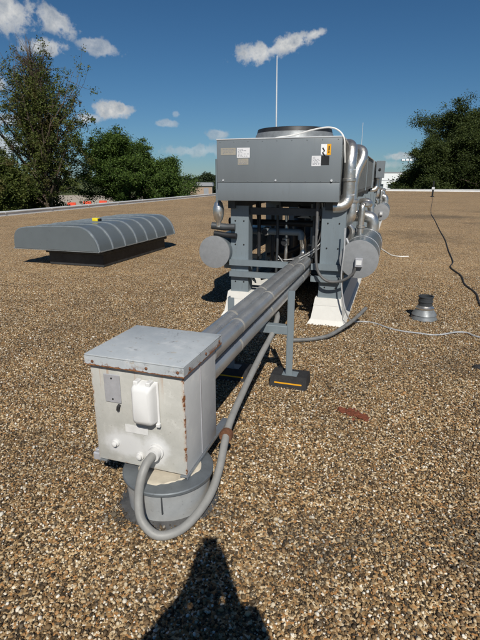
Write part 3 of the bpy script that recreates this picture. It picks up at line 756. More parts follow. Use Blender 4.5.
    for (x, y, z) in ((-1.22, 0.60, 0.86), (-0.80, 0.50, 1.18), (-0.93, 0.75, 0.78), (-1.44, 0.53, 0.985)):
        bb = BM(); lathe(bb, [(0.022, -0.05), (0.045, -0.04), (0.045, 0.04), (0.022, 0.05)], (x, f + y, z), seg=14); tube(bb, [(x, f + y, z), (x, f + y - 0.09, z)], 0.014, 8); vv = part('valve', bb, M['silver'], u)
        bb = BM(); lathe(bb, [(0.034, 0), (0.034, -0.012)], (x, f + y - 0.09, z), 'y', 14); part('hand_wheel', bb, M['black'], vv)
    for k_ in range(4):
        pipe_part('control_wire', u, [(-0.76 + 0.012 * k_, f + 0.24, 1.34), (-0.74 + 0.02 * k_, f + 0.23, 1.1 - 0.03 * k_), (-0.78 + 0.03 * k_, f + 0.23, 0.9), (-0.95 - 0.05 * k_, f + 0.35, 0.75 - 0.04 * k_), (-1.3, f + 0.5, 0.62 + 0.03 * k_)], 0.007, ('hose', 'cable_white', 'hose', 'cable_pale')[k_], 6, 6)
    pipe_part('silver_pipe', u, [(-0.46, f + 0.17, 0.98), (-0.43, f + 0.16, 0.9), (-0.445, f + 0.16, 0.78), (-0.47, f + 0.17, 0.6)], 0.014, 'cable_pale', 6, 8)
    pipe_part('silver_pipe', u, [(-0.48, f + 0.9, 1.2), (-0.40, f + 0.9, 1.2), (-0.37, f + 0.9, 1.12), (-0.37, f + 0.9, 0.95)], 0.03, 'silver', 6, 10)
    for (x, y, z, rr) in ((-0.472, 0.20, 1.58, 0.062), (-0.44, 0.345, 1.36, 0.060), (-0.357, 0.75, 1.05, 0.041), (-0.31, 0.80, 1.305, 0.05)):
        bb = BM(); lathe(bb, [(rr, -0.02), (rr + 0.008, -0.012), (rr + 0.008, 0.012), (rr, 0.02)], (x, f + y, z), seg=18, cap=False); part('pipe_band', bb, M['silver'], u)
    # left hand jacketed pipe with bulging joint
    pipe_part('jacket_pipe', u, [(-1.905, f + 0.10, 1.30), (-1.905, f + 0.10, 1.80)], 0.022, 'steel', 0)
    bb = BM(); lathe(bb, [(0.02, 1.36), (0.045, 1.33), (0.062, 1.27), (0.062, 1.21), (0.05, 1.15), (0.03, 1.12), (0.034, 1.06)], (-1.905, f + 0.12, 0), seg=18); part('pipe_joint', bb, M['silver'], u, 60)
    pipe_part('jacket_pipe', u, [(-1.99, f + 0.12, 1.075), (-1.85, f + 0.14, 1.06), (-1.72, f + 0.16, 1.06)], 0.040, 'steel_dark', 4)
    pipe_part('jacket_pipe', u, [(-1.97, f + 0.14, 0.985), (-1.80, f + 0.15, 0.965), (-1.70, f + 0.15, 0.96)], 0.032, 'black', 4)
    # right hand silver pipework
    pipe_part('silver_pipe', u, [(-0.56, f + 0.36, 1.93), (-0.50, f + 0.32, 1.925), (-0.475, f + 0.26, 1.88), (-0.472, f + 0.22, 1.80), (-0.472, f + 0.20, 1.70), (-0.472, f + 0.20, 1.44), (-0.482, f + 0.19, 1.365), (-0.53, f + 0.17, 1.315), (-0.62, f + 0.16, 1.305)], 0.062, 'silver', 6, 20)
    for z in (1.68, 1.43):
        bb = BM(); lathe(bb, [(0.0625, -0.010), (0.066, 0), (0.0625, 0.010)], (-0.471, f + 0.205, z), seg=20, cap=False); part('pipe_band', bb, M['trim'], u)
    pipe_part('silver_pipe', u, [(-0.54, f + 0.56, 1.875), (-0.45, f + 0.54, 1.895), (-0.385, f + 0.50, 1.875), (-0.375, f + 0.46, 1.80), (-0.425, f + 0.40, 1.66), (-0.445, f + 0.36, 1.52), (-0.44, f + 0.34, 1.28), (-0.45, f + 0.34, 1.18), (-0.52, f + 0.36, 1.12)], 0.055, 'silver', 6, 18)
    pipe_part('silver_pipe', u, [(-0.36, f + 0.75, 0.80), (-0.355, f + 0.75, 1.22), (-0.35, f + 0.77, 1.29), (-0.30, f + 0.82, 1.31), (-0.28, f + 0.9, 1.30)], 0.036, 'silver', 6)
    pipe_part('silver_pipe', u, [(-0.60, f + 0.70, 0.70), (-0.48, f + 0.65, 0.88), (-0.44, f + 0.62, 1.02), (-0.52, f + 0.6, 1.12)], 0.032, 'silver', 6)
    pipe_part('silver_pipe', u, [(-0.50, f + 1.5, 1.12), (-0.34, f + 1.45, 1.12), (-0.255, f + 1.45, 1.07), (-0.24, f + 1.45, 0.9)], 0.075, 'silver', 6, 18)
    pipe_part('silver_pipe', u, [(-0.50, f + 2.6, 1.25), (-0.38, f + 2.55, 1.25), (-0.33, f + 2.55, 1.1), (-0.33, f + 2.55, 0.85)], 0.05, 'silver', 6)
    # receivers
    for (tc, ys, r, ln, name) in ((-0.307, f + 0.085, 0.197, 1.5, 'r'), (-1.945, f + 0.085, 0.182, 2.1, 'l')):
        bb = BM(); lathe(bb, [(r, 0.003), (r, ln), (r * 0.8, ln + 0.08), (r * 0.3, ln + 0.11)], (tc, ys, 0.775), 'y', 40); tk = part('receiver_tank', bb, M['hood'], u)
        bb = BM(); lathe(bb, [(r - 0.004, 0), (r + 0.006, 0.002), (r + 0.006, 0.03)], (tc, ys - 0.02, 0.775), 'y', 48); part('end_cap', bb, M['tank'], tk)
        if name == 'r':
            bb = BM(); box(bb, tc - 0.035, tc + 0.045, ys - 0.075, ys - 0.021, 0.70, 0.795, 0.006); jb = part('junction_box', bb, M['plate'], tk)
            bb = BM(); box(bb, tc - 0.022, tc + 0.034, ys - 0.079, ys - 0.0755, 0.725, 0.775, 0.001); part('cover', bb, M['plastic'], jb)
            bb = BM(); tube(bb, [(tc - 0.03, ys - 0.05, 0.70), (tc - 0.035, ys - 0.045, 0.66), (tc - 0.05, ys - 0.04, 0.62)], 0.016, 8, 4); part('gland', bb, M['hose'], jb)
        for yb in (0.4, 1.2):
            bb = BM(); lathe(bb, [(r + 0.002, -0.02), (r + 0.006, 0), (r + 0.002, 0.02)], (tc, ys + yb, 0.775), 'y', 36, cap=False); part('strap', bb, M['trim'], tk)
            bb = BM(); xs = (tc + 0.02, -0.62) if tc > -1 else (-1.7, tc - 0.02)
            box(bb, min(xs), max(xs), ys + yb - 0.03, ys + yb + 0.03, 0.52, 0.578); part('bracket', bb, M['steel'], tk)
    # control box hung on the right at the front
    bb = BM(); box(bb, -0.505, -0.305, f - 0.055, f + 0.10, 1.60, 2.0, 0.006); cb = part('control_box', bb, M['panel'], u)
    bb = BM(); lathe(bb, [(0.03, 0), (0.03, -0.02), (0.02, -0.03)], (-0.415, f - 0.0555, 1.80), 'y', 14); part('switch_knob', bb, M['black'], cb)
    return u, cb

U1, cb1 = make_unit(4.95, 6.9, 'large grey condenser with papers and a yellow sign on its end panel, nearest the box')
U2, cb2 = None, None
# second unit: the same with its own control box visible
U2 = copy_tree(U1)
U2['label'] = 'second grey condenser of the row, its control box showing behind the nearest one'
U2.location = W((T0 + T1) / 2, 12.35)
for ch in [c for c in S.objects if c.parent == U1 and c.name.split('.')[0] == 'control_box']:     # hidden location on unit one: it has none
    for g in [x for x in S.objects if x.parent == ch]: bpy.data.objects.remove(g)
    bpy.data.objects.remove(ch)

ep = [c for c in S.objects if c.parent == U1 and c.name.startswith('end_panel')][0]
def sticker(name, x0, x1, z0, z1, m, lab=None, d=0.0):
    bb = BM(); box(bb, x0, x1, 4.9485 - d, 4.9499 - d, z0, z1); o = part(name, bb, M[m], ep)
    if lab: o['label'] = lab
M['smudge_paper'] = paint('written_label', (0.66, 0.67, 0.69), 0.5, 0, 0.04, 22, (0.30, 0.32, 0.38))
sticker('sticker', -1.825, -1.655, 1.835, 1.905, 'tan_plate', 'faded beige sticker at the panel left')
sticker('sticker', -1.643, -1.500, 1.805, 1.905, 'smudge_paper', 'white paper label')
sticker('data_plate', -1.632, -1.515, 1.735, 1.798, 'tan_plate')
sticker('sticker', -0.842, -0.748, 1.715, 1.815, 'smudge_paper', 'white paper label beside a black one')
sticker('sticker', -0.745, -0.665, 1.725, 1.815, 'black', 'black square label')
sticker('sticker', -0.692, -0.652, 1.82, 1.925, 'yellow', 'yellow warning label')
sticker('sticker', -0.752, -0.694, 1.825, 1.925, 'paper', 'white label beside the yellow one')
M['ink'] = paint('grey_ink', (0.22, 0.23, 0.26), 0.6, 0, 0.1)
def lines(x0, x1, z0, z1, n, seed):
    rnd = random.Random(seed); bb = BM()
    for i in range(n):
        z = z1 - (i + 0.5) * (z1 - z0) / n; x = x0
        while x < x1 - 0.008:
            w_ = min(rnd.uniform(0.006, 0.026), x1 - x); box(bb, x, x + w_, 4.9479, 4.9484, z - (z1 - z0) / n * 0.22, z + (z1 - z0) / n * 0.22); x += w_ + rnd.uniform(0.004, 0.012)
            if rnd.random() < 0.12: break
    part('print', bb, M['ink'], ep)
lines(-1.632, -1.51, 1.815, 1.895, 7, 1); lines(-0.832, -0.76, 1.725, 1.80, 6, 2); lines(-1.625, -1.525, 1.742, 1.79, 4, 3); lines(-1.80, -1.68, 1.845, 1.895, 4, 4)
bb = BM(); tube(bb, [(-0.735, 4.947, 1.89), (-0.715, 4.947, 1.86), (-0.735, 4.947, 1.845), (-0.71, 4.947, 1.815)], 0.006, 6); part('bolt_mark', bb, M['black'], ep)
bb = BM(); tube(bb, [(-0.672, 4.947, 1.905), (-0.672, 4.947, 1.868)], 0.006, 6); tube(bb, [(-0.672, 4.947, 1.855), (-0.672, 4.947, 1.845)], 0.006, 6); part('warning_mark', bb, M['black'], ep)

# concrete feet / long base kerbs
def base(label, tc, s0, s1):
    o = thing('concrete_foot', label, 'footing', tc, s0, 0, 'white footings under the condensers')
    bb = BM()
    frustum(bb, (tc - 0.225, tc + 0.205, s0 - 0.02, s1), (tc - 0.195, tc + 0.175, s0 + 0.012, s1), 0.0, 0.055)
    frustum(bb, (tc - 0.190, tc + 0.170, s0 + 0.014, s1), (tc - 0.165, tc + 0.148, s0 + 0.05, s1), 0.0552, 0.215)
    frustum(bb, (tc - 0.168, tc + 0.151, s0 + 0.047, s1), (tc - 0.155, tc + 0.138, s0 + 0.06, s1), 0.2152, 0.299)
    part('plinth', bb, M['foot'], o)
    return o
base('white footing under the right legs of the nearest condenser, by the dark hose', -0.61, 5.06, 11.9)
base('white footing under the left legs of the nearest condenser, partly behind the pipes', -1.66, 5.06, 11.9)
base('white footing under the right legs of the second condenser', -0.61, 12.46, 19.3)
base('white footing under the left legs of the second condenser', -1.66, 12.46, 19.3)

b = BM(); tube(b, [(-1.415, 5.75, UZ1 + 0.014), (-1.425, 5.75, 2.93)], lambda f: 0.010 - 0.004 * f, 8)
solo('lightning_rod', b, M['trim'], 'tall thin pale rod standing on top of the nearest condenser', 'lightning rod', -1.415, 5.75, UZ1 + 0.014)
b = BM(); tube(b, [(-0.48, 6.6, UZ1 + 0.014), (-0.48, 6.6, 2.28)], 0.003, 6)
solo('lightning_rod', b, M['trim'], 'short thin rod at the right edge of the condenser top', 'lightning rod', -0.48, 6.6, UZ1 + 0.014)
b = BM(); tube(b, [(-1.25, 5.06, 2.003), (-1.05, 5.02, 2.022), (-0.85, 5.0, 2.065), (-0.70, 4.99, 2.082), (-0.60, 4.98, 2.055), (-0.535, 4.97, 1.98), (-0.520, 4.985, 1.85), (-0.515, 5.02, 1.75)], 0.008, 8, 8)
solo('cable', b, M['cable_white'], 'white cable arching over the top right corner of the condenser', 'cable', -0.9, 5.0, 2.0)
b = BM(); tube(b, [(-0.78, 5.08, 1.36), (-0.775, 5.06, 1.15), (-0.765, 5.02, 0.85), (-0.735, 5.0, 0.64), (-0.64, 4.99, 0.535), (-0.52, 4.99, 0.525), (-0.42, 4.99, 0.565), (-0.355, 4.99, 0.625)], 0.015, 8, 8)
solo('cable', b, M['hose'], 'dark cable hanging in a loop in front of the right condenser leg', 'cable', -0.6, 5.0, 0.5)
b = BM(); tube(b, [(-0.47, 5.0, 1.10), (-0.462, 4.98, 0.86), (-0.475, 4.99, 0.66), (-0.47, 5.0, 0.50), (-0.44, 5.0, 0.33), (-0.40, 5.02, 0.18), (-0.34, 5.15, 0.05), (-0.22, 5.30, 0.012), (-0.09, 5.28, 0.01), (0.06, 5.14, 0.012), (0.2, 5.07, 0.012), (0.38, 5.04, 0.015), (0.5, 5.03, 0.013),
                   (0.62, 5.08, 0.016), (0.75, 5.20, 0.014), (0.86, 5.22, 0.015), (0.93, 5.13, 0.013), (1.05, 5.09, 0.013), (1.4, 5.14, 0.013)], 0.0085, 8, 6)
solo('wire', b, M['cable_pale'], 'pale wire trailing over the gravel in front of the small roof vent', 'wire', 0, 5.1, 0)
b = BM(); tube(b, [(-0.86, 4.36, 0.03), (-0.76, 4.41, 0.028), (-0.66, 4.47, 0.03), (-0.52, 4.58, 0.045), (-0.40, 4.78, 0.085), (-0.30, 4.97, 0.13), (-0.20, 5.20, 0.20)], 0.020, 10, 8)
solo('hose', b, M['hose2'], 'short grey hose lying at the white footing with its end raised', 'hose', -0.6, 4.5, 0)
b = BM(); tube(b, [(-0.36, 12.2, 0.25), (-0.32, 12.0, 0.06), (-0.25, 11.6, 0.012), (-0.06, 10.8, 0.012), (0.05, 10.42, 0.013), (0.22, 10.3, 0.014), (0.38, 10.37, 0.013)], 0.011, 8, 6)
solo('rope', b, M['cable_white'], 'pale rope curling on the gravel beside the second condenser', 'rope', 0, 10.5, 0)
b = BM(); rnd = random.Random(11)
kp = [(3.1, 45.2), (2.5, 36), (1.95, 28.5), (1.66, 23.6), (1.58, 20.5), (1.50, 18.0), (1.44, 15.7), (1.38, 13.6), (1.27, 11.6), (1.20, 10.0), (1.11, 9.3), (1.19, 8.5), (1.17, 7.8), (1.22, 7.2), (1.18, 6.55), (1.22, 6.0), (1.30, 5.3)]
tube(b, [(t + rnd.uniform(-0.015, 0.015), s, 0.016) for t, s in kp], 0.0105, 8, 8)
solo('cable', b, M['cable_black'], 'long black cable snaking over the gravel towards the far parapet', 'cable', 1.3, 10, 0)
ps = thing('post', 'thin dark post standing on the roof before the far white parapet', 'post', 3.1, 45.3, 0)
b = BM(); tube(b, [(3.1, 45.3, 0.0), (3.1, 45.3, 1.35)], 0.07, 8); part('pole', b, M['black'], ps)
b = BM(); box(b, 2.98, 3.22, 45.19, 45.23, 0.62, 0.84, 0.01); part('clip', b, M['trim'], ps)
b = BM(); box(b, 2.95, 3.25, 45.15, 45.45, 0.0, 0.08, 0.02); part('foot', b, M['rubber'], ps)

# ------------------------------------------------------------------ big roof vent with curved hood
vh = thing('roof_ventilator', 'large low grey roof ventilator with a curved ribbed hood', 'roof ventilator', -5.9, 8.3, 0)
b = BM(); box(b, -6.27, -5.06, 7.34, 9.85, 0.0, 0.235, 0.01); box(b, -6.31, -5.02, 7.30, 9.89, 0.2355, 0.29, 0.01); part('curb', b, M['curb'], vh)
b = BM(); box(b, -6.20, -5.13, 7.42, 9.77, 0.2905, 0.335); part('throat', b, M['black'], vh)
prof = [(-6.80, 0.335), (-6.795, 0.46), (-6.775, 0.57), (-6.72, 0.65), (-6.62, 0.70), (-6.4, 0.728), (-5.9, 0.752), (-5.42, 0.757), (-5.26, 0.735), (-5.13, 0.665), (-5.04, 0.56), (-4.985, 0.44), (-4.96, 0.335)]
pr = [(v.x, v.z) for v in smooth_pts([(x, 0, z) for x, z in prof], 3)]
b = BM(); prism_y(b, pr, 7.06, 10.2); hd = part('hood', b, M['hood'], vh, 40)
def ribbon(off, y0, y1):
    bb = BM(); pts = []
    cx, cz = -5.9, 0.42
    for x, z in pr:
        d = Vector((x - cx, 0, (z - cz) * 2.2)).normalized() * off; pts.append((x + d.x, z + d.z))
    prism_y(bb, pts, y0, y1); return bb
for y in [7.085 + i * 0.4385 for i in range(8)]:
    part('standing_seam', ribbon(0.020, y, y + 0.028), M['hood_seam'], hd, 40)
b = BM(); box(b, -6.84, -4.95, 7.07, 10.19, 0.315, 0.334); part('drip_edge', b, M['hood_seam'], vh)
yt = thing('tape_measure', 'small yellow and black object lying on the curved grey hood', 'small object', -5.62, 8.05, 0.776)
b = BM(); box(b, -5.70, -5.57, 8.00, 8.10, 0.776, 0.84, 0.012, 2); part('body', b, M['bright_yellow'], yt)
b = BM(); box(b, -5.567, -5.53, 8.005, 8.095, 0.778, 0.83, 0.01, 2); part('grip', b, M['black'], yt)

# small galvanised vent
sv = thing('pipe_vent', 'small galvanised round vent with a flared base on the gravel', 'roof vent', 0.452, 5.68, 0)
b = BM(); lathe(b, [(0.150, 0.0), (0.150, 0.012), (0.138, 0.03), (0.136, 0.055), (0.142, 0.058), (0.125, 0.085), (0.095, 0.125)], (0.452, 5.68, 0), seg=36); part('flared_base', b, M['galv_dull'], sv, 50)
b = BM(); lathe(b, [(0.096, 0.120), (0.103, 0.126), (0.103, 0.142), (0.092, 0.150), (0.080, 0.165)], (0.452, 5.68, 0), seg=32); part('collar', b, M['silver'], sv, 50)
b = BM(); lathe(b, [(0.078, 0.160), (0.078, 0.205), (0.084, 0.208), (0.084, 0.222), (0.078, 0.225), (0.078, 0.262), (0.086, 0.266), (0.086, 0.278), (0.072, 0.278), (0.072, 0.19)], (0.452, 5.68, 0), seg=32, cap=False)
lathe(b, [(0.0715, 0.19), (0.001, 0.1905)], (0.452, 5.68, 0), seg=32); part('neck', b, M['steel_dark'], sv, 50)

# scraps
def scrap(name, label, cat, cx, cy, pts, h, m, seed):
    rnd = random.Random(seed); bb = BM()
    n = len(pts)
    lo = [bb.verts.new((cx + x, cy + y, 0.004)) for x, y in pts]
    hi = [bb.verts.new((cx + x * 0.82 + rnd.uniform(-.006, .006), cy + y * 0.78 + rnd.uniform(-.006, .006), h + rnd.uniform(-0.25, 0.35) * h)) for x, y in pts]
    for i in range(n): bb.faces.new((lo[i], lo[(i + 1) % n], hi[(i + 1) % n], hi[i]))
    c = bb.verts.new((cx, cy, h * 1.25))
    for i in range(n): bb.faces.new((hi[i], hi[(i + 1) % n], c))
    bmesh.ops.subdivide_edges(bb, edges=bb.edges[:], cuts=2, use_grid_fill=True)
    for v in bb.verts: v.co += Vector((rnd.uniform(-1, 1), rnd.uniform(-1, 1), rnd.uniform(-0.3, 1))) * 0.0035
    solo(name, bb, M[m], label, cat, cx, cy, 0, smooth=60)
b = BM(); rnd = random.Random(8)
for i in range(150):
    f = rnd.uniform(-1, 1); cx_, cy_ = -0.145 + 0.105 * f, 3.03 - 0.045 * f + rnd.gauss(0, 0.5) * 0.06 * (1.1 - 0.8 * abs(f))
    rr = rnd.uniform(0.006, 0.014)
    q = bmesh.ops.create_icosphere(b, subdivisions=1, radius=rr, matrix=Matrix.Translation((cx_, cy_, 0.008 + rnd.uniform(0, 0.007))) @ Matrix.Rotation(rnd.uniform(0, 3), 4, 'Z') @ Matrix.Diagonal((1.5, 1.0, 0.6, 1)))
    for v_ in q['verts']: v_.co += Vector((rnd.uniform(-1, 1), rnd.uniform(-1, 1), rnd.uniform(-1, 1))) * rr * 0.25
solo('scrap', b, M['scrap'], 'rust red crumbled scrap lying on the gravel', 'scrap', -0.145, 3.03, 0, smooth=False)
scrap('scrap', 'small black scrap on the gravel near the wire', 'scrap', 0.815, 4.22, [(-0.03, 0.0), (-0.01, 0.03), (0.03, 0.025), (0.05, 0.0), (0.02, -0.025), (-0.02, -0.02)], 0.025, 'rubber', 4)

# ------------------------------------------------------------------ trees and far things
def tree(name, label, x, y, z0, H, rad, mleaf, seed, style='round', nprim=40, per=150, lsize=0.22, bare_top=False, low=0.12, clumpr=0.55, cat='tree', group=None):
    rng = np.random.default_rng(seed)
    root = thing(name, label, cat, x, y, z0, group, frame='world')
    TV, TF = [], []
    def limb(P, r0, r1, seg=5):
        P = np.asarray(P); n = len(P); base = len(TV)
        d = P[-1] - P[0]; d = d / (np.linalg.norm(d) + 1e-9)
        a = np.cross(d, [0.3, 0.9, 0.1]); a /= np.linalg.norm(a) + 1e-9; bb = np.cross(d, a)
        for i in range(n):
            r = r0 + (r1 - r0) * i / (n - 1)
            for k in range(seg):
                an = 2 * math.pi * k / seg
                TV.append(P[i] + r * (a * math.cos(an) + bb * math.sin(an)))
        for i in range(n - 1):
            for k in range(seg):
                TF.append((base + i * seg + k, base + i * seg + (k + 1) % seg, base + (i + 1) * seg + (k + 1) % seg, base + (i + 1) * seg + k))
    th = H * (0.97 if style == 'cone' else 0.8)
    nt = 9; tp = np.array([[rng.normal(0, 0.012 * H) * (i / nt), rng.normal(0, 0.012 * H) * (i / nt), th * i / (nt - 1)] for i in range(nt)])
    tr = 0.022 * H
    limb(tp, tr, 0.02, 8)
    clumps = []
    for i in range(nprim):
        f = low + (1 - low) * (i + rng.uniform(0, 1)) / nprim
        if style == 'cone':
            prof = min(1.0, (1 - f) * 1.28 + 0.07) * (0.6 + 0.4 * min(1, f / 0.25)) * rng.uniform(0.5, 1.2); up = 0.75 + 0.9 * f + (0.9 if i % 5 == 0 else 0)
        else:
            q = (f - 0.42) / 0.58 if f > 0.42 else (0.42 - f) / 0.5
            prof = math.sqrt(max(0.03, 1 - q * q)); up = -0.15 + 1.1 * f
        hz = f * th
        st = np.array([np.interp(hz, tp[:, 2], tp[:, 0]), np.interp(hz, tp[:, 2], tp[:, 1]), hz * (0.9 if style == 'round' else 1)])
        an = i * 2.399963 + rng.normal(0, 0.4)
        L = rad * prof * rng.uniform(0.5, 1.2)
        d = np.array([math.cos(an), math.sin(an), up * rng.uniform(0.6, 1.2)]); d /= np.linalg.norm(d)
        npt = 6
        pts = [st]
        for j in range(1, npt):
            pts.append(pts[-1] + d * L / (npt - 1) + rng.normal(0, 0.035 * L, 3)); d[2] += 0.05; d /= np.linalg.norm(d)
        pts = np.array(pts); r0 = tr * (0.45 * (1 - f) + 0.10)
        limb(pts, r0, 0.012)
        for j in range(1, npt):
            frac = j / (npt - 1)
            nsub = 3 if style == 'round' else 2
            for _ in range(nsub):
                dd = d * 0.5 + rng.normal(0, 0.7, 3); dd[2] += 0.25; dd /= np.linalg.norm(dd)
                l2 = rad * 0.28 * rng.uniform(0.5, 1.2) * (0.55 + 0.45 * prof)
                e = pts[j] + dd * l2
                mid = pts[j] + dd * l2 * 0.5 + rng.normal(0, 0.05 * l2, 3)
                limb([pts[j], mid, e], max(0.012, r0 * 0.35 * (1 - 0.6 * frac)), 0.006, 4)
                bare = bare_top and (f > 0.80 and rng.uniform() < (f - 0.72) * 3.6)
                if not bare:
                    clumps.append((e, frac)); 
                    if rng.uniform() < 0.7: clumps.append((mid, frac))
            if style == 'round' or rng.uniform() < 0.6: 
                if not (bare_top and f > 0.86): clumps.append((pts[j], frac))
    if bare_top:
        for _ in range(34):
            zt = th * rng.uniform(0.72, 0.97); st = np.array([np.interp(zt, tp[:, 2], tp[:, 0]), np.interp(zt, tp[:, 2], tp[:, 1]), zt])
            dd = np.array([rng.normal(0, 0.33), rng.normal(0, 0.33), 1.0]); dd /= np.linalg.norm(dd); l2 = rng.uniform(0.9, 2.6)
            mid = st + dd * l2 * 0.5 + rng.normal(0, 0.08, 3); e = st + dd * l2 + np.array([0, 0, 0.2])
            limb([st, mid, e], 0.04, 0.012, 4)
            for _k in range(2): limb([mid, mid + (e - mid) * 0.5 + rng.normal(0, 0.22, 3), mid + (e - mid) * 0.9 + rng.normal(0, 0.35, 3)], 0.022, 0.008, 4)
    cpos = np.array([c[0] for c in clumps]); nC = len(cpos)
    keepc = rng.uniform(0, 1, nC) > 0.08; cpos = cpos[keepc]; nC = len(cpos)
    crad = clumpr * rng.uniform(0.55, 1.25, nC)
    cnt = (per * rng.uniform(0.4, 1.3, nC)).astype(int)
    if style == 'cone': cnt = (cnt * np.clip(1.45 - 1.25 * cpos[:, 2] / H, 0.22, 1.0)).astype(int)
    idx = np.repeat(np.arange(nC), cnt); n = len(idx)
    off = rng.normal(0, 0.55, (n, 3)); off[:, 2] *= 0.72
    if style == 'cone': off *= np.array([0.8, 0.8, 1.25])
    P = cpos[idx] + off * crad[idx][:, None]
    a = rng.normal(0, 1, (n, 3)); a[:, 2] *= 0.6; a /= np.linalg.norm(a, axis=1)[:, None]
    c = np.cross(a, rng.normal(0, 1, (n, 3))); c /= np.linalg.norm(c, axis=1)[:, None]
    ls = lsize * rng.uniform(0.6, 1.3, n)[:, None]
    V = np.stack([P - a * ls * 0.5, P + c * ls * 0.28 - a * ls * 0.05, P + a * ls * 0.5, P - c * ls * 0.28 - a * ls * 0.05], 1).reshape(-1, 3)
    F = np.arange(n * 4).reshape(-1, 4)
    t = bpy.data.objects.new('trunk', mesh_arrays('trunk', np.array(TV), TF, M['bark'], True)); C.objects.link(t); t.parent = root
    o = bpy.data.objects.new('crown', mesh_arrays('crown', V, F, mleaf)); C.objects.link(o); o.parent = root
    return root

tg = 'trees beyond the roof edge'
x, y = bearing(46, 38); tree('tall_tree', 'tall ragged olive tree with thin bare twigs at its top', x, y, -5, 14.5, 8.6, M['leaf_olive'], 7, 'cone', 84, 96, 0.14, True, 0.31, 0.33, group=tg)
x, y = bearing(118, 44); tree('leafy_tree', 'broad green tree standing beside the tall ragged one', x, y, -5, 12.8, 3.6, M['leaf_green'], 12, 'round', 40, 110, 0.16, False, 0.47, 0.44, group=tg)
x, y = bearing(160, 47); tree('leafy_tree', 'lower rounded green tree sloping down towards the condenser', x, y, -5, 10.2, 3.4, M['leaf_green'], 23, 'round', 40, 120, 0.16, False, 0.28, 0.46, group=tg)
x, y = bearing(-12, 36); tree('leafy_tree', 'olive bushy tree cut by the photo edge behind the parapet', x, y, -5, 9.5, 3.2, M['leaf_olive'], 31, 'round', 34, 100, 0.16, False, 0.60, 0.5, group=tg)
x, y = bearing(34, 41); tree('shrub', 'dense olive shrub at the foot of the tall ragged tree', x, y, -5, 7.4, 2.2, M['leaf_olive'], 39, 'round', 26, 100, 0.16, False, 0.06, 0.55, cat='shrub')
x, y = bearing(472, 82); tree('dark_tree', 'tall dark tree behind the far white parapet', x, y, -5, 18.8, 7.8, M['leaf_dark'], 41, 'round', 80, 200, 0.23, False, 0.10, 0.95, group=tg)
x, y = bearing(432, 78); tree('dark_tree', 'smaller dark tree leaning out towards the white building', x, y, -5, 14.2, 4.6, M['leaf_dark'], 43, 'round', 50, 190, 0.22, False, 0.10, 0.72, group=tg)
x, y = bearing(505, 80); tree('dark_tree', 'dark tree at the photo edge beside the tallest dark tree', x, y, -5, 17.5, 7.0, M['leaf_dark'], 47, 'round', 60, 180, 0.23, False, 0.10, 0.9, group=tg)
x, y = bearing(409, 84); tree('shrub', 'dark low shrub between the white building and the dark trees', x, y, -5, 8.2, 2.6, M['leaf_dark'], 51, 'round', 26, 70, 0.36, False, 0.06, 0.8, cat='shrub')
for i, (px, H, lab) in enumerate(((196, 6.5, 'small distant round tree left of the far grey roofed shed'), (206, 9.0, 'tallest of the distant round trees beside the condenser'), (214, 8.0, 'distant round tree closest to the condenser panel'))):
    x, y = bearing(px, 215 + 8 * i); tree('distant_tree', lab, x, y, -5, H, H * 0.42, M['leaf_far'], 60 + i, 'round', 22, 60, 0.8, False, 0.1, 1.3, group='distant trees by the shed')

def far_line():
    rng = np.random.default_rng(9)
    V = []; n = 26000
    a = np.radians(rng.uniform(-60, 60, n)); d = rng.uniform(620, 780, n)
    prof = 5 + 3.5 * np.sin(a * 37) + 2.5 * np.sin(a * 91 + 1) + 2 * np.sin(a * 213)
    h = -5 + np.clip(prof, 1.5, 20) * rng.uniform(0, 1, n) ** 0.7
    P = np.stack([d * np.sin(a), d * np.cos(a), h], 1)
    q = rng.normal(0, 1, (n, 3)); q /= np.linalg.norm(q, axis=1)[:, None]
    c = np.cross(q, rng.normal(0, 1, (n, 3))); c /= np.linalg.norm(c, axis=1)[:, None]
    s = rng.uniform(1.5, 3.5, n)[:, None]
    V = np.stack([P - q * s * .5, P + c * s * .35, P + q * s * .5, P - c * s * .35], 1).reshape(-1, 3)
    o = bpy.data.objects.new('far_woods', mesh_arrays('far_woods', V, np.arange(n * 4).reshape(-1, 4), M['leaf_far'])); C.objects.link(o)
    tag(o, 'low line of far woods along the horizon', 'woods', kind='stuff')
far_line()

x, y = bearing(201, 200)
h = thing('shed', 'distant shed with a long grey roof among small trees', 'shed', x, y, -5, frame='world')
b = BM(); box(b, x - 4.5, x + 4.5, y, y + 8, -5, -1.6); part('wall', b, M['brick'], h)
b = BM(); vs = [(x - 5, -1.6), (x + 5, -1.6), (x + 4.6, -0.2), (x - 4.6, -0.2)]
prism_y(b, vs, y - 0.5, y + 8.5); part('roof', b, M['roof_grey'], h)
b = BM(); box(b, x + 1, x + 3, y - 0.04, y - 0.001, -5, -2.4); part('door', b, M['roof_grey'], h)
x, y = bearing(398, 210)
h = thing('warehouse', 'far white flat roofed building beside the dark trees', 'building', x, y, -5, frame='world')
b = BM(); box(b, x - 9, x + 12, y, y + 20, -5, 3.6); part('wall', b, M['wall_white'], h)
b = BM(); box(b, x - 9.2, x + 12.2, y - 0.2, y + 20.2, 3.601, 4.0); part('roof', b, M['roof_grey'], h)
b = BM()
for i in range(5): box(b, x - 8 + 4 * i, x - 5.8 + 4 * i, y - 0.05, y - 0.002, -2.4, -0.8)
part('window', b, M['window'], h)
b = BM(); box(b, x - 9.02, x + 12.02, y - 0.03, y - 0.0025, 0.6, 0.8); part('cladding_line', b, M['roof_grey'], h)
x, y = bearing(403, 122)
h = thing('floodlight_mast', 'mast with a pale flat lamp bar sticking out beside the dark trees', 'floodlight', x, y, -5, frame='world')
b = BM(); tube(b, [(x + 0.9, y, -5), (x + 0.9, y, 5.4)], lambda f: 0.16 - 0.08 * f, 10); part('pole', b, M['galv'], h)
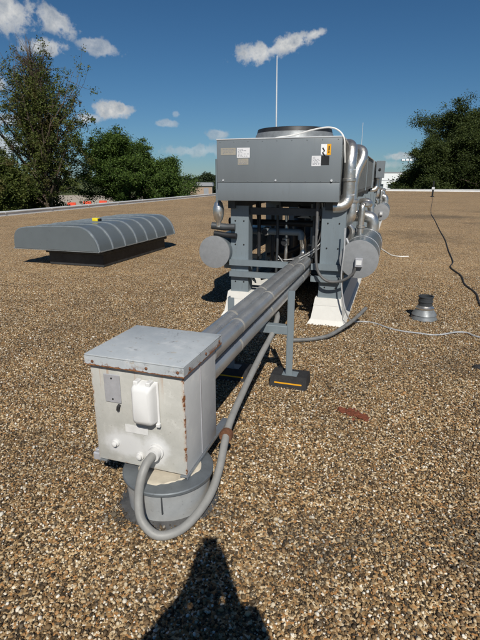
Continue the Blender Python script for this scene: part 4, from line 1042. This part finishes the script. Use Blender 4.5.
b = BM(); box(b, x - 0.9, x + 2.0, y - 0.12, y + 0.12, 5.4, 5.52, 0.02); part('lamp_bar', b, M['galv'], h)
for i in range(3):
    b = BM(); frustum(b, (x - 0.8 + i * 0.95, x + i * 0.95, y - 0.3, y + 0.3), (x - 0.7 + i * 0.95, x - 0.1 + i * 0.95, y - 0.2, y + 0.2), 5.53, 5.85); part('lamp_head', b, M['galv'], h)
# red barriers on the lot
bg_ = 'red barriers lined up on the pale lot'
def barrier():
    r = thing('road_barrier', 'x', 'barrier', 0, 0, -4.95, bg_, frame='world')
    bb = BM(); frustum(bb, (-1.0, 1.0, -0.3, 0.3), (-1.0, 1.0, -0.14, 0.14), -4.95, -4.35); frustum(bb, (-1.0, 1.0, -0.14, 0.14), (-0.98, 0.98, -0.10, 0.10), -4.3495, -3.85); part('body', bb, M['barrier'], r)
    bb = BM()
    for s_ in (-0.55, 0.55): box(bb, s_ - 0.15, s_ + 0.15, -0.305, 0.305, -4.949, -4.87)
    part('slot', bb, M['black'], r)
    return r
b0 = barrier()
for i, (px, d, lab) in enumerate(((3, 101, 'red barrier at the photo edge, largest of the red barriers'), (69, 118, 'red barrier half hidden under the tall tree'), (85, 122, 'middle red barrier between two trunks'), (101, 126, 'red barrier farthest to the right under the green tree'), (-6, 100, 'red barrier outside the photo edge beside the largest one'))):
    o = b0 if i == 0 else copy_tree(b0)
    x, y = bearing(px, d); o.location = (x, y, -4.95); o.rotation_euler = (0, 0, R(-6)); o['label'] = lab

# ------------------------------------------------------------------ the photographer (only the shadow is in frame)
def skinned(name, verts, edges, radii, m, root, roots=(0,), sub=2):
    me = bpy.data.meshes.new(name); me.from_pydata(verts, edges, []); me.update()
    o = bpy.data.objects.new(name, me); C.objects.link(o); o.parent = root
    md = o.modifiers.new('skin', 'SKIN'); md.use_smooth_shade = True
    sl_ = me.skin_vertices[0].data
    for i, r in enumerate(radii):
        sl_[i].radius = (r, r) if isinstance(r, float) else r
        sl_[i].use_root = i in roots
    o.modifiers.new('sub', 'SUBSURF').levels = sub; o.modifiers['sub'].render_levels = sub
    me.materials.append(m); return o
def person():
    px, py = 0.0, -0.34
    p = thing('person', 'person in a navy jacket holding up a phone, seen only as a shadow', 'person', px, py, 0, frame='world')
    v, e, r = [], [], []
    def add(co_, rad, link=None):
        v.append((co_[0], co_[1], co_[2])); r.append(rad)
        if link is not None: e.append((link, len(v) - 1))
        return len(v) - 1
    pel = add((0, 0, 0.93), (0.15, 0.105)); w = add((0, 0.0, 1.10), (0.135, 0.095), pel); ch = add((0, 0.0, 1.28), (0.16, 0.105), w); ne0 = add((0, 0.01, 1.43), (0.12, 0.07), ch)
    nk = add((0, 0.03, 1.50), 0.055, ne0); h0 = add((0, 0.06, 1.56), 0.062, nk); h1 = add((0, 0.055, 1.64), (0.078, 0.095), h0); h2 = add((0, 0.045, 1.71), (0.066, 0.08), h1)
    nose = add((0, 0.165, 1.625), 0.013, h1)
    ends = []
    for sx, ex in ((-1, 0.31), (1, 0.18)):
        shd = add((sx * 0.19, 0.0, 1.40 if sx < 0 else 1.45), 0.062, ne0); el_ = add((sx * ex, 0.12, 1.15), 0.044, shd); wr = add((sx * 0.080, 0.245, 1.44), 0.032, el_)
        pm = add((sx * 0.060, 0.290, 1.505), (0.034, 0.020), wr)
        for j in range(4):
            z = 1.510 + 0.020 * j
            a1 = add((sx * 0.050, 0.303 + 0.002 * j, z + 0.012), 0.009, pm); a2 = add((sx * 0.046, 0.322, z + 0.015), 0.0085, a1); a3 = add((sx * (0.030 + 0.003 * j), 0.325, z + 0.016), 0.008, a2)
        t1 = add((sx * 0.045, 0.288, 1.525), 0.010, pm); t2 = add((sx * 0.028, 0.300, 1.548), 0.009, t1)
    for sx in (-1, 1):
        hp = add((sx * 0.095, 0, 0.86), 0.085, pel); kn = add((sx * 0.11, 0.015, 0.48), 0.056, hp); an = add((sx * 0.12, -0.01, 0.09), 0.036, kn); to = add((sx * 0.14, 0.13, 0.035), 0.034, an)
    off = 0  # the arms reach forward to the phone just behind the lens
    body = skinned('body', v, e, r, M['skin'], p, (pel,))
    # clothes follow the same bones
    v, e, r = [], [], []
    a = add((0, 0, 0.86), (0.178, 0.128)); b_ = add((0, 0, 1.10), (0.155, 0.112), a); c_ = add((0, 0, 1.28), (0.178, 0.122), b_); d_ = add((0, 0.01, 1.435), (0.15, 0.09), c_); add((0, -0.02, 1.53), (0.125, 0.075), d_)
    for sx, ex in ((-1, 0.31), (1, 0.18)):
        s1 = add((sx * (0.19 if sx < 0 else 0.165), 0.02, 1.40 if sx < 0 else 1.48), 0.076 if sx < 0 else 0.095, d_); s2 = add((sx * ex, 0.12, 1.15), 0.064 if sx < 0 else 0.085, s1); s3 = add((sx * 0.098, 0.225, 1.40), 0.050 if sx < 0 else 0.075, s2)
    skinned('jacket', v, e, r, M['jacket'], p, (a,))
    v, e, r = [], [], []
    a = add((0, 0, 0.93), (0.160, 0.116))
    for sx in (-1, 1):
        s1 = add((sx * 0.095, 0, 0.85), 0.098, a); s2 = add((sx * 0.11, 0.015, 0.48), 0.072, s1); s3 = add((sx * 0.12, -0.01, 0.08), 0.058, s2)
    skinned('trousers', v, e, r, M['trousers'], p, (a,))
    for sx in (-1, 1):
        v, e, r = [], [], []
        a = add((sx * 0.12, -0.03, 0.05), 0.046); b_ = add((sx * 0.13, 0.06, 0.045), 0.046, a); c_ = add((sx * 0.145, 0.17, 0.035), 0.038, b_)
        skinned('shoe', v, e, r, M['shoe'], p, (a,))
    v, e, r = [], [], []
    a = add((0, -0.01, 1.60), (0.075, 0.06)); b_ = add((0, 0.0, 1.68), (0.088, 0.085), a); c_ = add((0, 0.045, 1.735), (0.076, 0.088), b_)
    skinned('hair', v, e, r, M['hair'], p, (a,))
    for sx in (-1, 1):
        bb = BM(); bmesh.ops.create_uvsphere(bb, u_segments=10, v_segments=8, radius=0.012, matrix=Matrix.Translation((sx * 0.032, 0.142, 1.655)))
        o = bpy.data.objects.new('eye', finish_mesh(bb, 'eye', True)); C.objects.link(o); o.parent = p; o.data.materials.append(M['plastic'])
        bb = BM(); bmesh.ops.create_uvsphere(bb, u_segments=10, v_segments=8, radius=0.022, matrix=Matrix.Translation((sx * 0.082, 0.045, 1.635)) @ Matrix.Diagonal((0.4, 0.8, 1.4, 1)))
        o = bpy.data.objects.new('ear', finish_mesh(bb, 'ear', True)); C.objects.link(o); o.parent = p; o.data.materials.append(M['skin'])
    bb = BM(); bmesh.ops.create_uvsphere(bb, u_segments=10, v_segments=8, radius=0.02, matrix=Matrix.Translation((0, 0.145, 1.582)) @ Matrix.Diagonal((1.1, 0.4, 0.3, 1)))
    o = bpy.data.objects.new('mouth', finish_mesh(bb, 'mouth', True)); C.objects.link(o); o.parent = p; o.data.materials.append(M['scrap'])
    ph = bpy.data.objects.new('phone', None); C.objects.link(ph); ph.location = (0, -0.030, 1.56); ph.rotation_euler = (-PITCH, 0, 0)
    tag(ph, 'dark phone held upright in both hands of the photographer', 'phone'); ORIG[ph.name] = (0, 0, 0)
    bb = BM(); box(bb, -0.037, 0.037, -0.004, 0.004, -0.076, 0.070, 0.003, 2); part('case', bb, M['phone'], ph)
    bb = BM(); box(bb, -0.034, 0.034, -0.0052, -0.0041, -0.072, 0.066); part('screen', bb, M['window'], ph)
person()
